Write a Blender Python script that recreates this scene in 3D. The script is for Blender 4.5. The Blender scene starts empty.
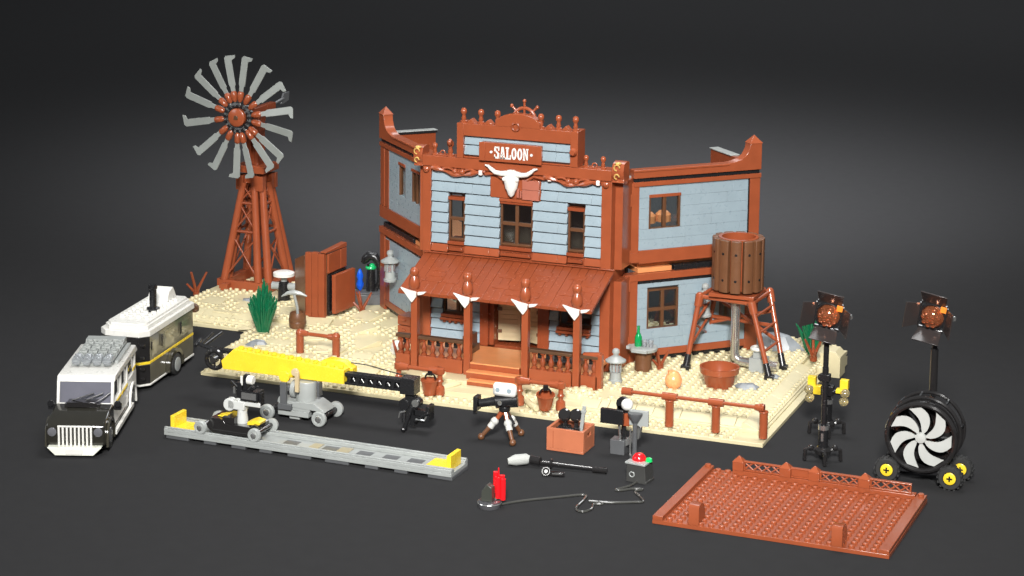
import bpy, bmesh, math, random
from mathutils import Matrix, Vector
random.seed(7)
R = math.radians; PI = math.pi
sc = bpy.context.scene
sc.unit_settings.system = 'METRIC'; sc.unit_settings.scale_length = 0.008     # one unit = one 8 mm stud
COL = sc.collection

# ------------------------------------------------------------------ camera
cd = bpy.data.cameras.new('camera'); cam = bpy.data.objects.new('camera', cd); COL.objects.link(cam)
cd.lens = 2207.04 * 36 / 1024; cd.sensor_width = 36; cd.sensor_fit = 'HORIZONTAL'
cd.shift_y = -(288 - 95.1) / 1024
cd.clip_start = 5; cd.clip_end = 3000
yaw, pit, roll = -0.3734, 0.16, 0.0111
fw = Vector((math.sin(yaw)*math.cos(pit), math.cos(yaw)*math.cos(pit), -math.sin(pit)))
rt = Vector((math.cos(yaw), -math.sin(yaw), 0)); up = rt.cross(fw)
r2 = rt*math.cos(roll) + up*math.sin(roll); u2 = -rt*math.sin(roll) + up*math.cos(roll)
m = Matrix((r2, u2, -fw)).transposed().to_4x4(); m.translation = Vector((118.69, -210.58, 70.94))
cam.matrix_world = m
sc.camera = cam

# ------------------------------------------------------------------ world, lamps, exposure
w = bpy.data.worlds.new('World'); sc.world = w; w.use_nodes = True
w.node_tree.nodes['Background'].inputs[0].default_value = (0.9, 0.95, 1.0, 1)
w.node_tree.nodes['Background'].inputs[1].default_value = 0.16
def area(name, loc, target, sx, sy, energy, col=(1, 1, 1), spread=180):
    l = bpy.data.lights.new(name, 'AREA'); l.shape = 'RECTANGLE'; l.size = sx; l.size_y = sy
    l.energy = energy; l.color = col; l.spread = R(spread)
    o = bpy.data.objects.new(name, l); COL.objects.link(o); o.location = loc
    o.rotation_euler = (Vector(target) - Vector(loc)).to_track_quat('-Z', 'Y').to_euler(); return o
area('key_softbox', (138, -270, 180), (38, 12, 5), 52, 52, 0.20e6, (1, 0.985, 0.96), 52)
area('top_fill', (40, 30, 190), (38, 10, 0), 70, 60, 0.038e6, (1, 1, 1), 64)  # fill added to light top surfaces and pool on the floor
area('left_fill', (-120, -100, 90), (20, 5, 5), 60, 60, 0.06e6, (0.93, 0.97, 1))  # soft fill added from the left
area('far_floor_fill', (-20, 400, 260), (-20, 380, 0), 300, 160, 0.62e6, (0.96, 0.98, 1.0))  # added only to brighten the far floor
sl = bpy.data.lights.new('vignette_spot', 'SPOT'); sl.energy = 1.6e6; sl.spot_size = R(92); sl.spot_blend = 1; sl.shadow_soft_size = 12; sl.color = (.97, .98, 1)  # added spot imitating a vignette glow on the floor behind the saloon
so_ = bpy.data.objects.new('vignette_spot', sl); COL.objects.link(so_); so_.location = (16, 92, 112)
so_.rotation_euler = (Vector((2, 122, 0)) - Vector((16, 92, 112))).to_track_quat('-Z', 'Y').to_euler()
vs = sc.view_settings; vs.view_transform = 'Standard'; vs.look = 'None'; vs.exposure = 0.0; vs.gamma = 1
vs.use_curve_mapping = False
sc.cycles.max_bounces = 8

# ------------------------------------------------------------------ materials
MATS = {}
def plastic(name, col, rough=0.28, metal=0.0, var=0.06, trans=0.0, coat=0.0, bump=0.0, alpha=1.0):
    m = bpy.data.materials.new(name); m.use_nodes = True; nt = m.node_tree; b = nt.nodes['Principled BSDF']
    tc = nt.nodes.new('ShaderNodeTexCoord'); n = nt.nodes.new('ShaderNodeTexNoise')
    n.inputs['Scale'].default_value = 0.6; n.inputs['Detail'].default_value = 4
    nt.links.new(tc.outputs['Object'], n.inputs['Vector'])
    mr = nt.nodes.new('ShaderNodeMapRange'); mr.inputs[1].default_value = .3; mr.inputs[2].default_value = .7
    mr.inputs[3].default_value = 1 - var; mr.inputs[4].default_value = 1 + var
    nt.links.new(n.outputs['Fac'], mr.inputs[0])
    hs = nt.nodes.new('ShaderNodeHueSaturation'); hs.inputs['Color'].default_value = (*col, 1)
    nt.links.new(mr.outputs[0], hs.inputs['Value']); nt.links.new(hs.outputs[0], b.inputs['Base Color'])
    n2 = nt.nodes.new('ShaderNodeTexNoise'); n2.inputs['Scale'].default_value = 2.5; n2.inputs['Detail'].default_value = 6
    nt.links.new(tc.outputs['Object'], n2.inputs['Vector'])
    mr2 = nt.nodes.new('ShaderNodeMapRange'); mr2.inputs[3].default_value = rough*0.75; mr2.inputs[4].default_value = min(1, rough*1.35)
    nt.links.new(n2.outputs['Fac'], mr2.inputs[0]); nt.links.new(mr2.outputs[0], b.inputs['Roughness'])
    b.inputs['Metallic'].default_value = metal; b.inputs['IOR'].default_value = 1.5
    b.inputs['Transmission Weight'].default_value = trans; b.inputs['Coat Weight'].default_value = coat
    b.inputs['Alpha'].default_value = alpha
    if bump:
        bp = nt.nodes.new('ShaderNodeBump'); bp.inputs['Strength'].default_value = bump; bp.inputs['Distance'].default_value = .05
        n3 = nt.nodes.new('ShaderNodeTexNoise'); n3.inputs['Scale'].default_value = 9; n3.inputs['Detail'].default_value = 5
        nt.links.new(tc.outputs['Object'], n3.inputs['Vector']); nt.links.new(n3.outputs['Fac'], bp.inputs['Height'])
        nt.links.new(bp.outputs[0], b.inputs['Normal'])
    MATS[name] = m; return m
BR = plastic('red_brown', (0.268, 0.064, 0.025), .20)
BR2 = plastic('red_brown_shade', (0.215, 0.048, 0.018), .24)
DB = plastic('dark_brown', (0.085, 0.042, 0.022), .3)
WB = plastic('wood_brown', (0.125, 0.052, 0.023), .35)
NG = plastic('nougat', (0.62, 0.24, 0.09), .3)
TAN = plastic('tan', (0.55, 0.485, 0.30), .34, var=.04)
DTAN = plastic('dark_tan', (0.50, 0.40, 0.24), .35)
SB = plastic('sand_blue', (0.245, 0.308, 0.345), .28, var=.04)
WH = plastic('white', (0.66, 0.65, 0.61), .28, var=.03)
BK = plastic('black', (0.012, 0.012, 0.013), .25)
BKG = plastic('black_gloss', (0.015, 0.014, 0.014), .10, coat=.6)
OL = plastic('dark_olive_gloss', (0.040, 0.037, 0.027), .12, coat=.5)
LG = plastic('light_grey', (0.29, 0.305, 0.295), .3)
DG = plastic('dark_grey', (0.085, 0.088, 0.092), .3)
YE = plastic('yellow', (0.78, 0.55, 0.03), .25)
GR = plastic('green', (0.006, 0.115, 0.048), .2)
RED = plastic('red', (0.8, 0.01, 0.015), .2, coat=.3)
BLU = plastic('trans_blue', (0.01, 0.12, 0.75), .1, trans=.3)
SIL = plastic('silver', (0.72, 0.72, 0.70), .2, metal=.9)
GOLD = plastic('gold_print', (0.75, 0.48, 0.15), .3, metal=.4)
ORG = plastic('peach', (0.85, 0.32, 0.13), .25)
LENS = plastic('lens_orange_reflection', (0.55, 0.17, 0.07), .08, metal=.75, var=.5, coat=1)  # orange reflection of the dark lenses put into the colour
CLR = plastic('clear_grey', (0.62, 0.65, 0.68), .08, trans=.75)
TBK = plastic('smoked_glass', (0.25, 0.25, 0.30), .05, trans=.5, coat=.5)
RUB = plastic('rubber', (0.02, 0.02, 0.02), .6)
FL = plastic('floor_dark', (0.0285, 0.0285, 0.0294), .6, var=.03)
FL.node_tree.nodes['Principled BSDF'].inputs['Specular IOR Level'].default_value = 0.0
def glassmat():
    m = bpy.data.materials.new('window_glass'); m.use_nodes = True; nt = m.node_tree; nt.nodes.clear()
    o = nt.nodes.new('ShaderNodeOutputMaterial'); t = nt.nodes.new('ShaderNodeBsdfTransparent'); g = nt.nodes.new('ShaderNodeBsdfGlossy')
    t.inputs[0].default_value = (.86, .9, .9, 1); g.inputs['Roughness'].default_value = .06
    tc = nt.nodes.new('ShaderNodeTexCoord'); n = nt.nodes.new('ShaderNodeTexNoise'); n.inputs['Scale'].default_value = 1.2
    bp = nt.nodes.new('ShaderNodeBump'); bp.inputs['Strength'].default_value = .15
    nt.links.new(tc.outputs['Object'], n.inputs['Vector']); nt.links.new(n.outputs[0], bp.inputs['Height']); nt.links.new(bp.outputs[0], g.inputs['Normal'])
    mx = nt.nodes.new('ShaderNodeMixShader'); mx.inputs[0].default_value = .14
    nt.links.new(t.outputs[0], mx.inputs[1]); nt.links.new(g.outputs[0], mx.inputs[2]); nt.links.new(mx.outputs[0], o.inputs[0]); return m
GL = glassmat()

# ------------------------------------------------------------------ mesh builder
def T(x, y, z): return Matrix.Translation((x, y, z))
def RZ(a): return Matrix.Rotation(a, 4, 'Z')
def RX(a): return Matrix.Rotation(a, 4, 'X')
def RY(a): return Matrix.Rotation(a, 4, 'Y')
class MB:
    def __init__(s, M=None): s.v = []; s.f = []; s.M = M or Matrix()
    def add(s, vs, fs, M=None):
        k = len(s.v); mm = s.M @ M if M is not None else s.M
        s.v += [tuple(mm @ Vector(p)) for p in vs]; s.f += [tuple(i + k for i in f) for f in fs]; return s
    def box(s, x0, x1, y0, y1, z0, z1, M=None):
        v = [(x0,y0,z0),(x1,y0,z0),(x1,y1,z0),(x0,y1,z0),(x0,y0,z1),(x1,y0,z1),(x1,y1,z1),(x0,y1,z1)]
        return s.add(v, [(0,3,2,1),(4,5,6,7),(0,1,5,4),(1,2,6,5),(2,3,7,6),(3,0,4,7)], M)
    def prism(s, pts, a, b, axis='y', M=None):      # pts in the plane across the axis
        n = len(pts)
        if axis == 'y': P = lambda p, t: (p[0], t, p[1])
        elif axis == 'x': P = lambda p, t: (t, p[0], p[1])
        else: P = lambda p, t: (p[0], p[1], t)
        v = [P(p, a) for p in pts] + [P(p, b) for p in pts]
        f = [tuple(range(n))[::-1], tuple(range(n, 2*n))] + [(i, (i+1) % n, n+(i+1) % n, n+i) for i in range(n)]
        return s.add(v, f, M)
    def lathe(s, prof, M=None, n=16):               # prof: (r, z) bottom to top
        v = []; f = []
        for r, z in prof:
            for i in range(n): a = 2*PI*i/n; v.append((r*math.cos(a), r*math.sin(a), z))
        for j in range(len(prof)-1):
            for i in range(n): f.append((j*n+i, j*n+(i+1) % n, (j+1)*n+(i+1) % n, (j+1)*n+i))
        if prof[0][0] > 1e-4: f.append(tuple(range(n))[::-1])
        if prof[-1][0] > 1e-4: f.append(tuple(range((len(prof)-1)*n, len(prof)*n)))
        return s.add(v, f, M)
    def cyl(s, x, y, z0, z1, r, n=16, r2=None, M=None):
        mm = T(x, y, 0) if M is None else M @ T(x, y, 0)
        return s.lathe([(r, z0), (r if r2 is None else r2, z1)], mm, n)
    def tube(s, p, q, r, r2=None, n=10):
        p = Vector(p); q = Vector(q); d = q - p; L = d.length
        if L < 1e-6: return s
        mm = T(*p) @ d.to_track_quat('Z', 'Y').to_matrix().to_4x4()
        return s.lathe([(r, 0), (r if r2 is None else r2, L)], mm, n)
    def path(s, pts, r, n=8, taper=None):
        P = [Vector(p) for p in pts]; v = []; f = []; up = Vector((0, 0, 1)); m = len(P)
        pr = None
        for j, p in enumerate(P):
            d = (P[min(j+1, m-1)] - P[max(j-1, 0)]).normalized()
            a = d.cross(up) if pr is None else pr - d*pr.dot(d)
            if a.length < 1e-4: a = d.cross(Vector((1, 0, 0)))
            a.normalize(); pr = a; b = d.cross(a); rr = r if taper is None else taper[j]
            for i in range(n): t = 2*PI*i/n; v.append(p + a*rr*math.cos(t) + b*rr*math.sin(t))
        for j in range(m-1):
            for i in range(n): f.append((j*n+i, j*n+(i+1) % n, (j+1)*n+(i+1) % n, (j+1)*n+i))
        f.append(tuple(range(n))[::-1]); f.append(tuple(range((m-1)*n, m*n)))
        return s.add(v, f)
    def ball(s, x, y, z, r, n=14, sz=1.0):
        k = 8; return s.lathe([(max(1e-5, r*math.sin(PI*i/k)), -r*sz*math.cos(PI*i/k)) for i in range(k+1)], T(x, y, z), n)
    def ring(s, R0, r, M=None, n=28, k=8, a0=0, a1=2*PI):
        full = abs(a1-a0-2*PI) < 1e-6; cnt = n if full else n+1
        v = []; f = []
        for i in range(cnt):
            a = a0 + (a1-a0)*i/n
            for j in range(k):
                b = 2*PI*j/k; v.append(((R0+r*math.cos(b))*math.cos(a), (R0+r*math.cos(b))*math.sin(a), r*math.sin(b)))
        for i in range(n):
            i2 = (i+1) % cnt
            for j in range(k): f.append((i*k+j, i2*k+j, i2*k+(j+1) % k, i*k+(j+1) % k))
        return s.add(v, f, M)
    def stud(s, x, y, z, n=10, M=None):
        return s.lathe([(.3, z-.01), (.3, z+.22), (.27, z+.25)], T(x, y, 0) if M is None else M @ T(x, y, 0), n)
def obj(name, mb, mat, parent=None, bevel=.035, ang=38, label=None):
    me = bpy.data.meshes.new(name); me.from_pydata(mb.v, [], mb.f)
    bm = bmesh.new(); bm.from_mesh(me); bmesh.ops.recalc_face_normals(bm, faces=bm.faces); bm.to_mesh(me); bm.free()
    me.shade_smooth(); me.set_sharp_from_angle(angle=R(ang)); me.materials.append(mat)
    o = bpy.data.objects.new(name, me); COL.objects.link(o)
    if parent: o.parent = parent
    if bevel and len(mb.f) < 6000:
        b = o.modifiers.new('edge', 'BEVEL'); b.width = bevel; b.segments = 2; b.limit_method = 'ANGLE'; b.angle_limit = R(48)
    if label: o['label'] = label
    return o
def split_obj(name, mb, mat, parent=None, **k):      # one object per free-standing piece of the same kind
    par = list(range(len(mb.v)))
    def find(a):
        while par[a] != a: par[a] = par[par[a]]; a = par[a]
        return a
    for f in mb.f:
        a = find(f[0])
        for b in f[1:]: par[find(b)] = a
    comp = {}
    for i in range(len(mb.v)): comp.setdefault(find(i), []).append(i)
    cl = []
    for c in comp.values():
        lo = [min(mb.v[i][j] for i in c) - .05 for j in range(3)]; hi = [max(mb.v[i][j] for i in c) + .05 for j in range(3)]
        vs_ = list(c); keep = []
        for (l2, h2, v2) in cl:
            if all(lo[j] <= h2[j] and l2[j] <= hi[j] for j in range(3)):
                lo = [min(lo[j], l2[j]) for j in range(3)]; hi = [max(hi[j], h2[j]) for j in range(3)]; vs_ += v2
            else: keep.append((l2, h2, v2))
        cl = keep + [(lo, hi, vs_)]
    out = []
    for lo, hi, vs_ in cl:
        ix = {g: n for n, g in enumerate(sorted(vs_))}; q = MB(); q.v = [mb.v[g] for g in sorted(vs_)]
        q.f = [tuple(ix[i] for i in f) for f in mb.f if f[0] in ix]; out.append(obj(name, q, mat, parent, **k))
    return out
def thing(name, label, cat, loc=(0,0,0), rz=0, group=None):
    o = bpy.data.objects.new(name, None); COL.objects.link(o); o.empty_display_size = .5
    o.location = loc; o.rotation_euler = (0, 0, rz); return tag(o, label, cat, group)
def tag(o, label, cat, group=None):
    o['label'] = label; o['category'] = cat
    if group: o['group'] = group
    return o
def place(o, loc, rz=0): o.location = loc; o.rotation_euler = (0, 0, rz); return o
def struct(o): o['kind'] = 'structure'; return o
def dup(root, loc, rz, label, group=None):
    r = root.copy(); COL.objects.link(r); r.location = loc; r.rotation_euler = (0, 0, rz); r['label'] = label
    if group: r['group'] = group
    def rec(src, dst):
        for ch in list(src.children):
            c = ch.copy(); COL.objects.link(c); c.parent = dst; rec(ch, c)
    rec(root, r); return r

# ------------------------------------------------------------------ studio floor (one sheet, sweeping up far behind)
fl = MB(); prof = [(-260, 0), (540, 0), (580, 4), (615, 18), (640, 42), (650, 75), (652, 260)]
v = []; f = []
for y, z in prof: v += [(-700, y, z), (620, y, z)]
for i in range(len(prof)-1): f.append((2*i, 2*i+1, 2*i+3, 2*i+2))
fl.add(v, f); o = struct(obj('floor', fl, FL, bevel=0)); 

# ------------------------------------------------------------------ desert base
def in_base(x, y):
    if x >= 0: return True
    if y >= 18.2: return x > -17.2
    return x > -.15*y - .5 and x > -4.2
def hgt(x, y):
    if x >= 43:
        if y < 3: return .4
        if y < 5: return .8
        return 1.2
    if x >= 20:
        if y < 3: return .4
        if y < 6: return .8
        return 1.2
    if y < 3: return .4
    if x < 0 and y >= 18.2: return .4 if y < 19 else (.8 if y < 21 else 1.2)
    if y < 7 + 1.5*math.sin(x*.4): return .8
    return 1.2
base = thing('desert_landscape', 'long tan studded desert ground under the saloon, windmill and water tank', 'landscape', (24, 19, 0))
g = MB(T(-24, -19, 0)); st = MB(T(-24, -19, 0)); wd = MB(T(-24, -19, 0))
rects = []
def smooth_patch(x, y):
    v = math.sin(x*.55+1.3)*math.cos(y*.7+.4) + .5*math.sin(x*.23-y*.41)
    if x > 45: return (3 <= y < 5) or (x > 60.9) or (v > 1.15)
    if x < 16 and y > 8: return v > .85 or (int(x/3)*7+int(y/3)*5) % 6 == 0
    if 26 < x < 36 and y < 9: return y > 2
    return v > .5
blocked = [(19.4, 42.5, 8, 30)]
import itertools
for ix in range(-18, 64):
    ymax = 38
    for iy in range(0, ymax):
        cx, cy = ix+.5, iy+.5
        if not in_base(cx, cy): continue
        z = hgt(cx, cy)
        if ix >= 61: z = .4 if (ix > 62 or iy < 3) else .8
        rects.append((ix, iy, z))
        if any(a < cx < b and c < cy < d for a, b, c, d in blocked): continue
        if ix == 61 and iy >= 3 and iy < 27: continue
        if ix >= 43 and 3 <= iy < 5: continue
        if not smooth_patch(cx, cy) or (ix == 62 and iy >= 3): st.stud(cx, cy, z)
# merge rows of equal height into slabs
key = {(a, b): z for a, b, z in rects}
done = set()
for iy in range(38):
    ix = -18
    while ix < 64:
        if (ix, iy) in key and (ix, iy) not in done:
            z = key[(ix, iy)]; jx = ix
            while (jx+1, iy) in key and key[(jx+1, iy)] == z and (jx+1, iy) not in done: jx += 1
            jy = iy
            while all(key.get((k, jy+1)) == z and (k, jy+1) not in done for k in range(ix, jx+1)): jy += 1
            for k in range(ix, jx+1):
                for l in range(iy, jy+1): done.add((k, l))
            g.box(ix+.004, jx+1-.004, iy+.004, jy+1-.004, 0, z); ix = jx+1
        else: ix += 1
# sloping bricks along the front right, the right side and the far left front
x = 43.0; i = 0
while x < 60.5:
    wdt = [2, 1, 3, 2, 2, 1, 4][i % 7]; wdt = min(wdt, 61-x); yo = random.choice([0, 0, .35, .7]) if i % 3 else 0
    wd.prism([(3-yo*.5, .42), (5.02, .8), (5.02, 1.36+.05*(i % 2)), (4.6, 1.34), (3-yo*.5, .55)], x+.03, x+wdt-.03, 'x'); x += wdt; i += 1
y = 3.0; i = 0
while y < 27:
    L = [4, 3, 4, 6, 4][i % 5]; L = min(L, 27-y)
    wd.prism([(60.95, .8), (63.2, .42), (63.2, .55), (61.4, 1.36), (60.95, 1.36)], y+.03, y+L-.03, 'y'); y += L; i += 1
x = -17.0; i = 0
while x < -4.3:
    wdt = [3, 2, 4, 3][i % 4]; wdt = min(wdt, -4.2-x)
    wd.prism([(18.5, .42), (21.3, 1.0), (21.3, 1.42), (20.8, 1.4), (18.5, .56)], x+.03, x+wdt-.03, 'x'); x += wdt; i += 1
# low dunes and tiles lying about the left half and the path to the steps
def wedge(cx, cy, wx, wy, z, h, a):
    wx *= .8; wy *= .85
    wd.prism([(-wy/2, 0), (wy/2, 0), (wy/2, h), (wy/2-.4, h), (-wy/2, .12)], -wx/2, wx/2, 'x', T(cx, cy, z) @ RZ(a))
for a in [(9, 12, 3.2, 3, 1.2, .5, .3), (12.4, 14.5, 3, 3.6, 1.2, .6, -.5), (6, 15.5, 4, 3, 1.2, .5, .5), (3.2, 21, 4, 3, 1.2, .45, .2), (9.4, 20, 3, 4, 1.2, .65, -.8),
          (11.6, 23.4, 3.4, 3, 1.2, .6, -.7), (7.4, 25.6, 4, 3, 1.2, .55, -.4), (3.2, 10.5, 3.6, 2.6, 1.15, .4, .1), (14.5, 9.5, 3, 2.4, 1.2, .4, .1), (16.2, 18.4, 2, 3.4, 1.2, .5, -.9),
          (1, 6.5, 3, 2.2, .78, .4, 0), (5, 6.2, 3.4, 2.2, .78, .42, 0), (9, 5.7, 3, 2.2, .78, .42, 0), (13, 6, 3.4, 2.4, .78, .42, 0), (17, 5.8, 3, 2.2, .78, .4, 0),
          (-8, 24.5, 4, 3, 1.2, .4, .1), (-13, 25, 3, 3, 1.2, .4, 0), (-2.6, 24.5, 3, 3, 1.2, .35, .2), (47.5, 8.2, 3, 2, 1.2, .22, .1), (38.5, 5.2, 3, 2, .8, .4, 0)]: wedge(*a)
for k in range(70):      # flat tiles sunk between the studs
    x, y = random.uniform(-15, 19), random.uniform(8, 35)
    if not in_base(x, y) or (x < -8 and y > 29): continue
    wd.box(-.9, .9, -.45, .45, 0, .24, T(round(x), round(y), hgt(x, y)) @ RZ(random.choice([0, PI/2, .5, -.5, 0])))
# curved edge of the trodden path in front of the steps
for sgn, x0 in ((-1, 28.2), (1, 35.4)):
    pts = [(x0 + sgn*(.2+3.4*(k/8)**1.6), 6-5*k/8, .93-.02*k) for k in range(9)]
    wd.path(pts, .34, 8)
obj('ground_plates', g, TAN, base, bevel=.03); obj('studs', st, TAN, base, bevel=0, ang=50); split_obj('slope_brick', wd, TAN, base, bevel=.03)
blk = MB(T(-24, -19, 0)); blk.prism([(63.2, 0), (65.5, 0), (65.5, 2.4), (64.9, 3.0), (63.9, 3.0), (63.2, 2.2)], 27.6, 30.2, 'y'); blk.prism([(30.2,0),(33.6,0),(33.6,1.0),(30.2,2.0)], 62.6, 65.0, 'x')
split_obj('corner_ramp', blk, TAN, base)
lump = MB(T(-24, -19, 0))
for (x, y, z, r) in [(42.0, 7.4, 1.1, .75), (41.2, 7.2, 1.0, .55), (42.8, 7.0, 1.0, .55), (41.9, 6.4, .8, .5), (20.6, 5.6, 1.0, .8), (19.5, 5.9, .9, .6), (21.6, 5.3, .9, .6), (50.2, 22.4, 1.3, .7), (51.3, 22.2, 1.3, .6), (63.4, 27, .9, .5)]:
    lump.lathe([(r, -.5), (r, .3), (r*.85, .5), (.3*r/.6, .5), (.3*r/.6, .72)], T(x, y, z), 14)
split_obj('sand_lump', lump, TAN, base)

# ------------------------------------------------------------------ saloon
SO = Vector((31, 19, 1.2)); SM = T(*(-SO))
sal = thing('saloon', 'two-storey red-brown and sand-blue toy saloon with SALOON sign, steer skull and hinged open wings', 'saloon', SO)
H = math.sqrt(.5)
def frame(ox, oy, dx, dy, nx, ny):      # s along (dx,dy), depth along (nx,ny)
    return Matrix(((dx, nx, 0, ox), (dy, ny, 0, oy), (0, 0, 1, 0), (0, 0, 0, 1)))
FR_ = SM @ frame(43.1, 20, H, H, -H, H)
FL_ = SM @ frame(18.2, 20, -H, H, H, H)
def brickwall(mb, s0, s1, z0, z1, holes, y0=0, y1=.8, rh=1.2, seed=1):
    rnd = random.Random(seed); z = z0; row = 0
    while z < z1 - .05:
        h = min(rh, z1 - z); segs = [(s0, s1)]
        for (a, b, c, d) in holes:
            if z + h/2 > c and z + h/2 < d:
                ns = []
                for p, q in segs:
                    if b <= p or a >= q: ns.append((p, q)); continue
                    if a > p: ns.append((p, a))
                    if b < q: ns.append((b, q))
                segs = ns
        for p, q in segs:
            x = p
            while x < q - .01:
                L = rnd.choice([2, 3, 4, 4, 6, 8]); e = min(q, x+L)
                if q - e < .8: e = q
                t = rnd.uniform(-.012, .012)
                mb.box(x+.007, e-.007, y0+t*.5, y1, z+.007, z+h-.007); x = e
        z += h; row += 1
def window(M, x0, x1, z0, z1, nx=2, nz=2, parent=sal, lintel=True, y=.02):
    fr = MB(M); t = .22; y0, y1 = y, y+.5
    fr.box(x0, x0+t, y0, y1, z0, z1).box(x1-t, x1, y0, y1, z0, z1).box(x0+t, x1-t, y0, y1, z0, z0+.28).box(x0+t, x1-t, y0, y1, z1-.22, z1)
    for i in range(1, nx):
        c = x0 + (x1-x0)*i/nx; fr.box(c-.2, c+.2, y0+.03, y1-.03, z0+.28, z1-.22)
    xs = [x0+t] + [x0 + (x1-x0)*i/nx for i in range(1, nx)] + [x1-t]
    for j in range(1, nz):
        c = z0 + (z1-z0)*j/nz
        for i in range(nx): fr.box(xs[i] + (.2 if i else 0), xs[i+1] - (.2 if i < nx-1 else 0), y0+.03, y1-.03, c-.2, c+.2)
    o = obj('window', fr, MATS.get('frame_brown') or plastic('frame_brown', (0.10, 0.043, 0.02), .3), parent)
    pn = MB(M); pn.box(x0+t, x1-t, y0+.22, y0+.26, z0+.28, z1-.22); obj('pane', pn, GL, o, bevel=0)
    return o
def wing(M, side):
    R_ = side == 'r'; hl = [(2, 6)] if R_ else [(7.9, 10.1), (3.1, 5.8)]
    lowz, topz = (4.8, 9.6), (16.4, 20.5) if R_ else (16.1, 20.6)
    # sand-blue walls
    a = MB(M)
    lowholes = [(2, 6, 4.8, 9.55), (11.3, 13.2, 4.8, 9.55)] if R_ else [(4.5, 8.5, 4.8, 9.55)]
    lo0 = 2.6
    if R_: brickwall(a, .7, 14.7, lo0, 10.3, [(h0, h1, 4.95, 9.3) for h0, h1, _, _ in lowholes], seed=3)
    else: brickwall(a, .7, 14.7, lo0, 10.3, [], seed=3)
    obj('lower_wing_wall', a, SB, sal, bevel=.012)
    b = MB(M)
    uph = [(x0, x1, topz[0], topz[1]) for x0, x1 in hl]
    brickwall(b, .7, 14.7, 14.2, 21.6, [(x0, x1, topz[0]+.3, topz[1]-.3) for x0, x1 in hl], seed=5)
    obj('upper_wing_wall', b, SB, sal, bevel=.012)
    # fill the window openings exactly: frame sits 2 mm proud of the reveal
    c = MB(M)       # red-brown trim of the lower storey
    c.box(-1.25, .7, -.12, .9, 1.25, 11.3).box(.7, 14.7, -.1, .82, 1.8, 2.6).box(14.7, 16.35, -.12, 1.1, 1.25, 10.7).box(-1.0, 16.35, -.25, 1.0, 10.72, 11.5)
    c.box(-.95, -.35, -.4, -.12, 9.6, 11.0).box(-.95, -.35, -.4, -.12, 3.2, 4.4)
    if not R_: c.box(13.3, 14.68, -.06, .85, 2.62, 10.2)
    obj('lower_wing_trim', c, BR, sal)
    d = MB(M)       # upper storey trim with the scooped corner post
    d.box(-1.25, .7, -.12, .9, 12.75, 22.0).box(.7, 16.3, -.2, .9, 12.7, 14.2).box(14.9, 16.2, -.12, 1.0, 14.2, 21.58).box(0, 16.25, -.25, .9, 21.58, 22.1)
    d.box(-.95, -.35, -.4, -.12, 19.4, 20.8).box(-.95, -.35, -.4, -.12, 13.0, 14.4).box(-.4, .7, -.32, -.12, 12.9, 14.0)
    pts = [(-.1, 22.55), (16.2, 22.55), (16.2, 25.6), (14.7, 25.6), (14.55, 24.9), (14.2, 24.3), (13.6, 23.85), (12.8, 23.6), (12, 23.5), (-.1, 23.5)]
    d.prism(pts, -.3, .9, 'y'); d.box(-.1, 12, -.42, -.3, 23.28, 23.5)
    if not R_: d.box(13.5, 14.88, -.06, .85, 14.22, 21.56)
    obj('upper_wing_trim', d, BR, sal)
    p = MB(M); p.add([(14.6,-.4,25.6),(16.3,-.4,25.6),(16.3,1,25.6),(14.6,1,25.6),(15.45,.3,26.55)], [(0,3,2,1),(0,1,4),(1,2,4),(2,3,4),(3,0,4)])
    obj('post_cap', p, BR, sal)
    k = MB(M)       # black recess bands; the lowest paints the shadow gap under the wall
    k.box(.02, 16.1, -.05, .8, 22.1, 22.55).box(.72, 14.68, -.02, .7, 10.32, 10.7).box(14.62, 14.9, .05, .75, 14.2, 21.57).box(5.5, 15.8, .15, 8, 11.5, 12.1).box(1, 15.9, .2, 1.2, 1.22, 1.8)
    split_obj('recess_band', k, BK, sal)
    fl_ = MB(M); fl_.box(.8, 15.2, .85, 8, 1.6, 2.2).box(1.1, 15.2, .95, 8, 12.1, 12.68); fl_.box(.9, 5.2, .3, 4.5, 11.52, 12.05)
    split_obj('wing_floor', fl_, NG, sal)
    e = MB(M)
    if R_: e.box(15.3, 16.2, 1.12, 10.2, 1.6, 10.7).box(15.3, 16.2, .92, 10.2, 12.7, 23.2)
    else: e.box(15.3, 16.2, 1.12, 6.8, 1.6, 10.7).box(15.3, 16.2, .92, 6.8, 12.7, 22.9)
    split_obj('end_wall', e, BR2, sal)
    e2 = MB(M)
    if R_: e2.box(15.1, 16.3, 5.0, 10.2, 23.21, 23.35).box(-2.2, -.2, .2, 1.6, 22.3, 22.8)
    else: e2.box(15.1, 16.3, 1.0, 7.0, 23.2, 23.28); kc = MB(M); kc.box(15.12, 16.28, 1.0, 6.95, 22.91, 23.19); obj('coping_seal', kc, BK, sal)
    split_obj('end_wall_coping', e2, LG, sal)
    for h0, h1, z0, z1 in (lowholes if R_ else []): window(M, h0, h1, z0, z1)
    for x0, x1 in hl:
        window(M, x0, x1, topz[0], topz[1], 2 if x1-x0 > 2.2 else 1, 1)
        q = MB(M); q.box(x0-.02, x1+.02, -.1, .3, topz[1]-.32, topz[1]+.04); obj('lintel', q, BR, sal)
wing(FR_, 'r'); wing(FL_, 'l')

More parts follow.
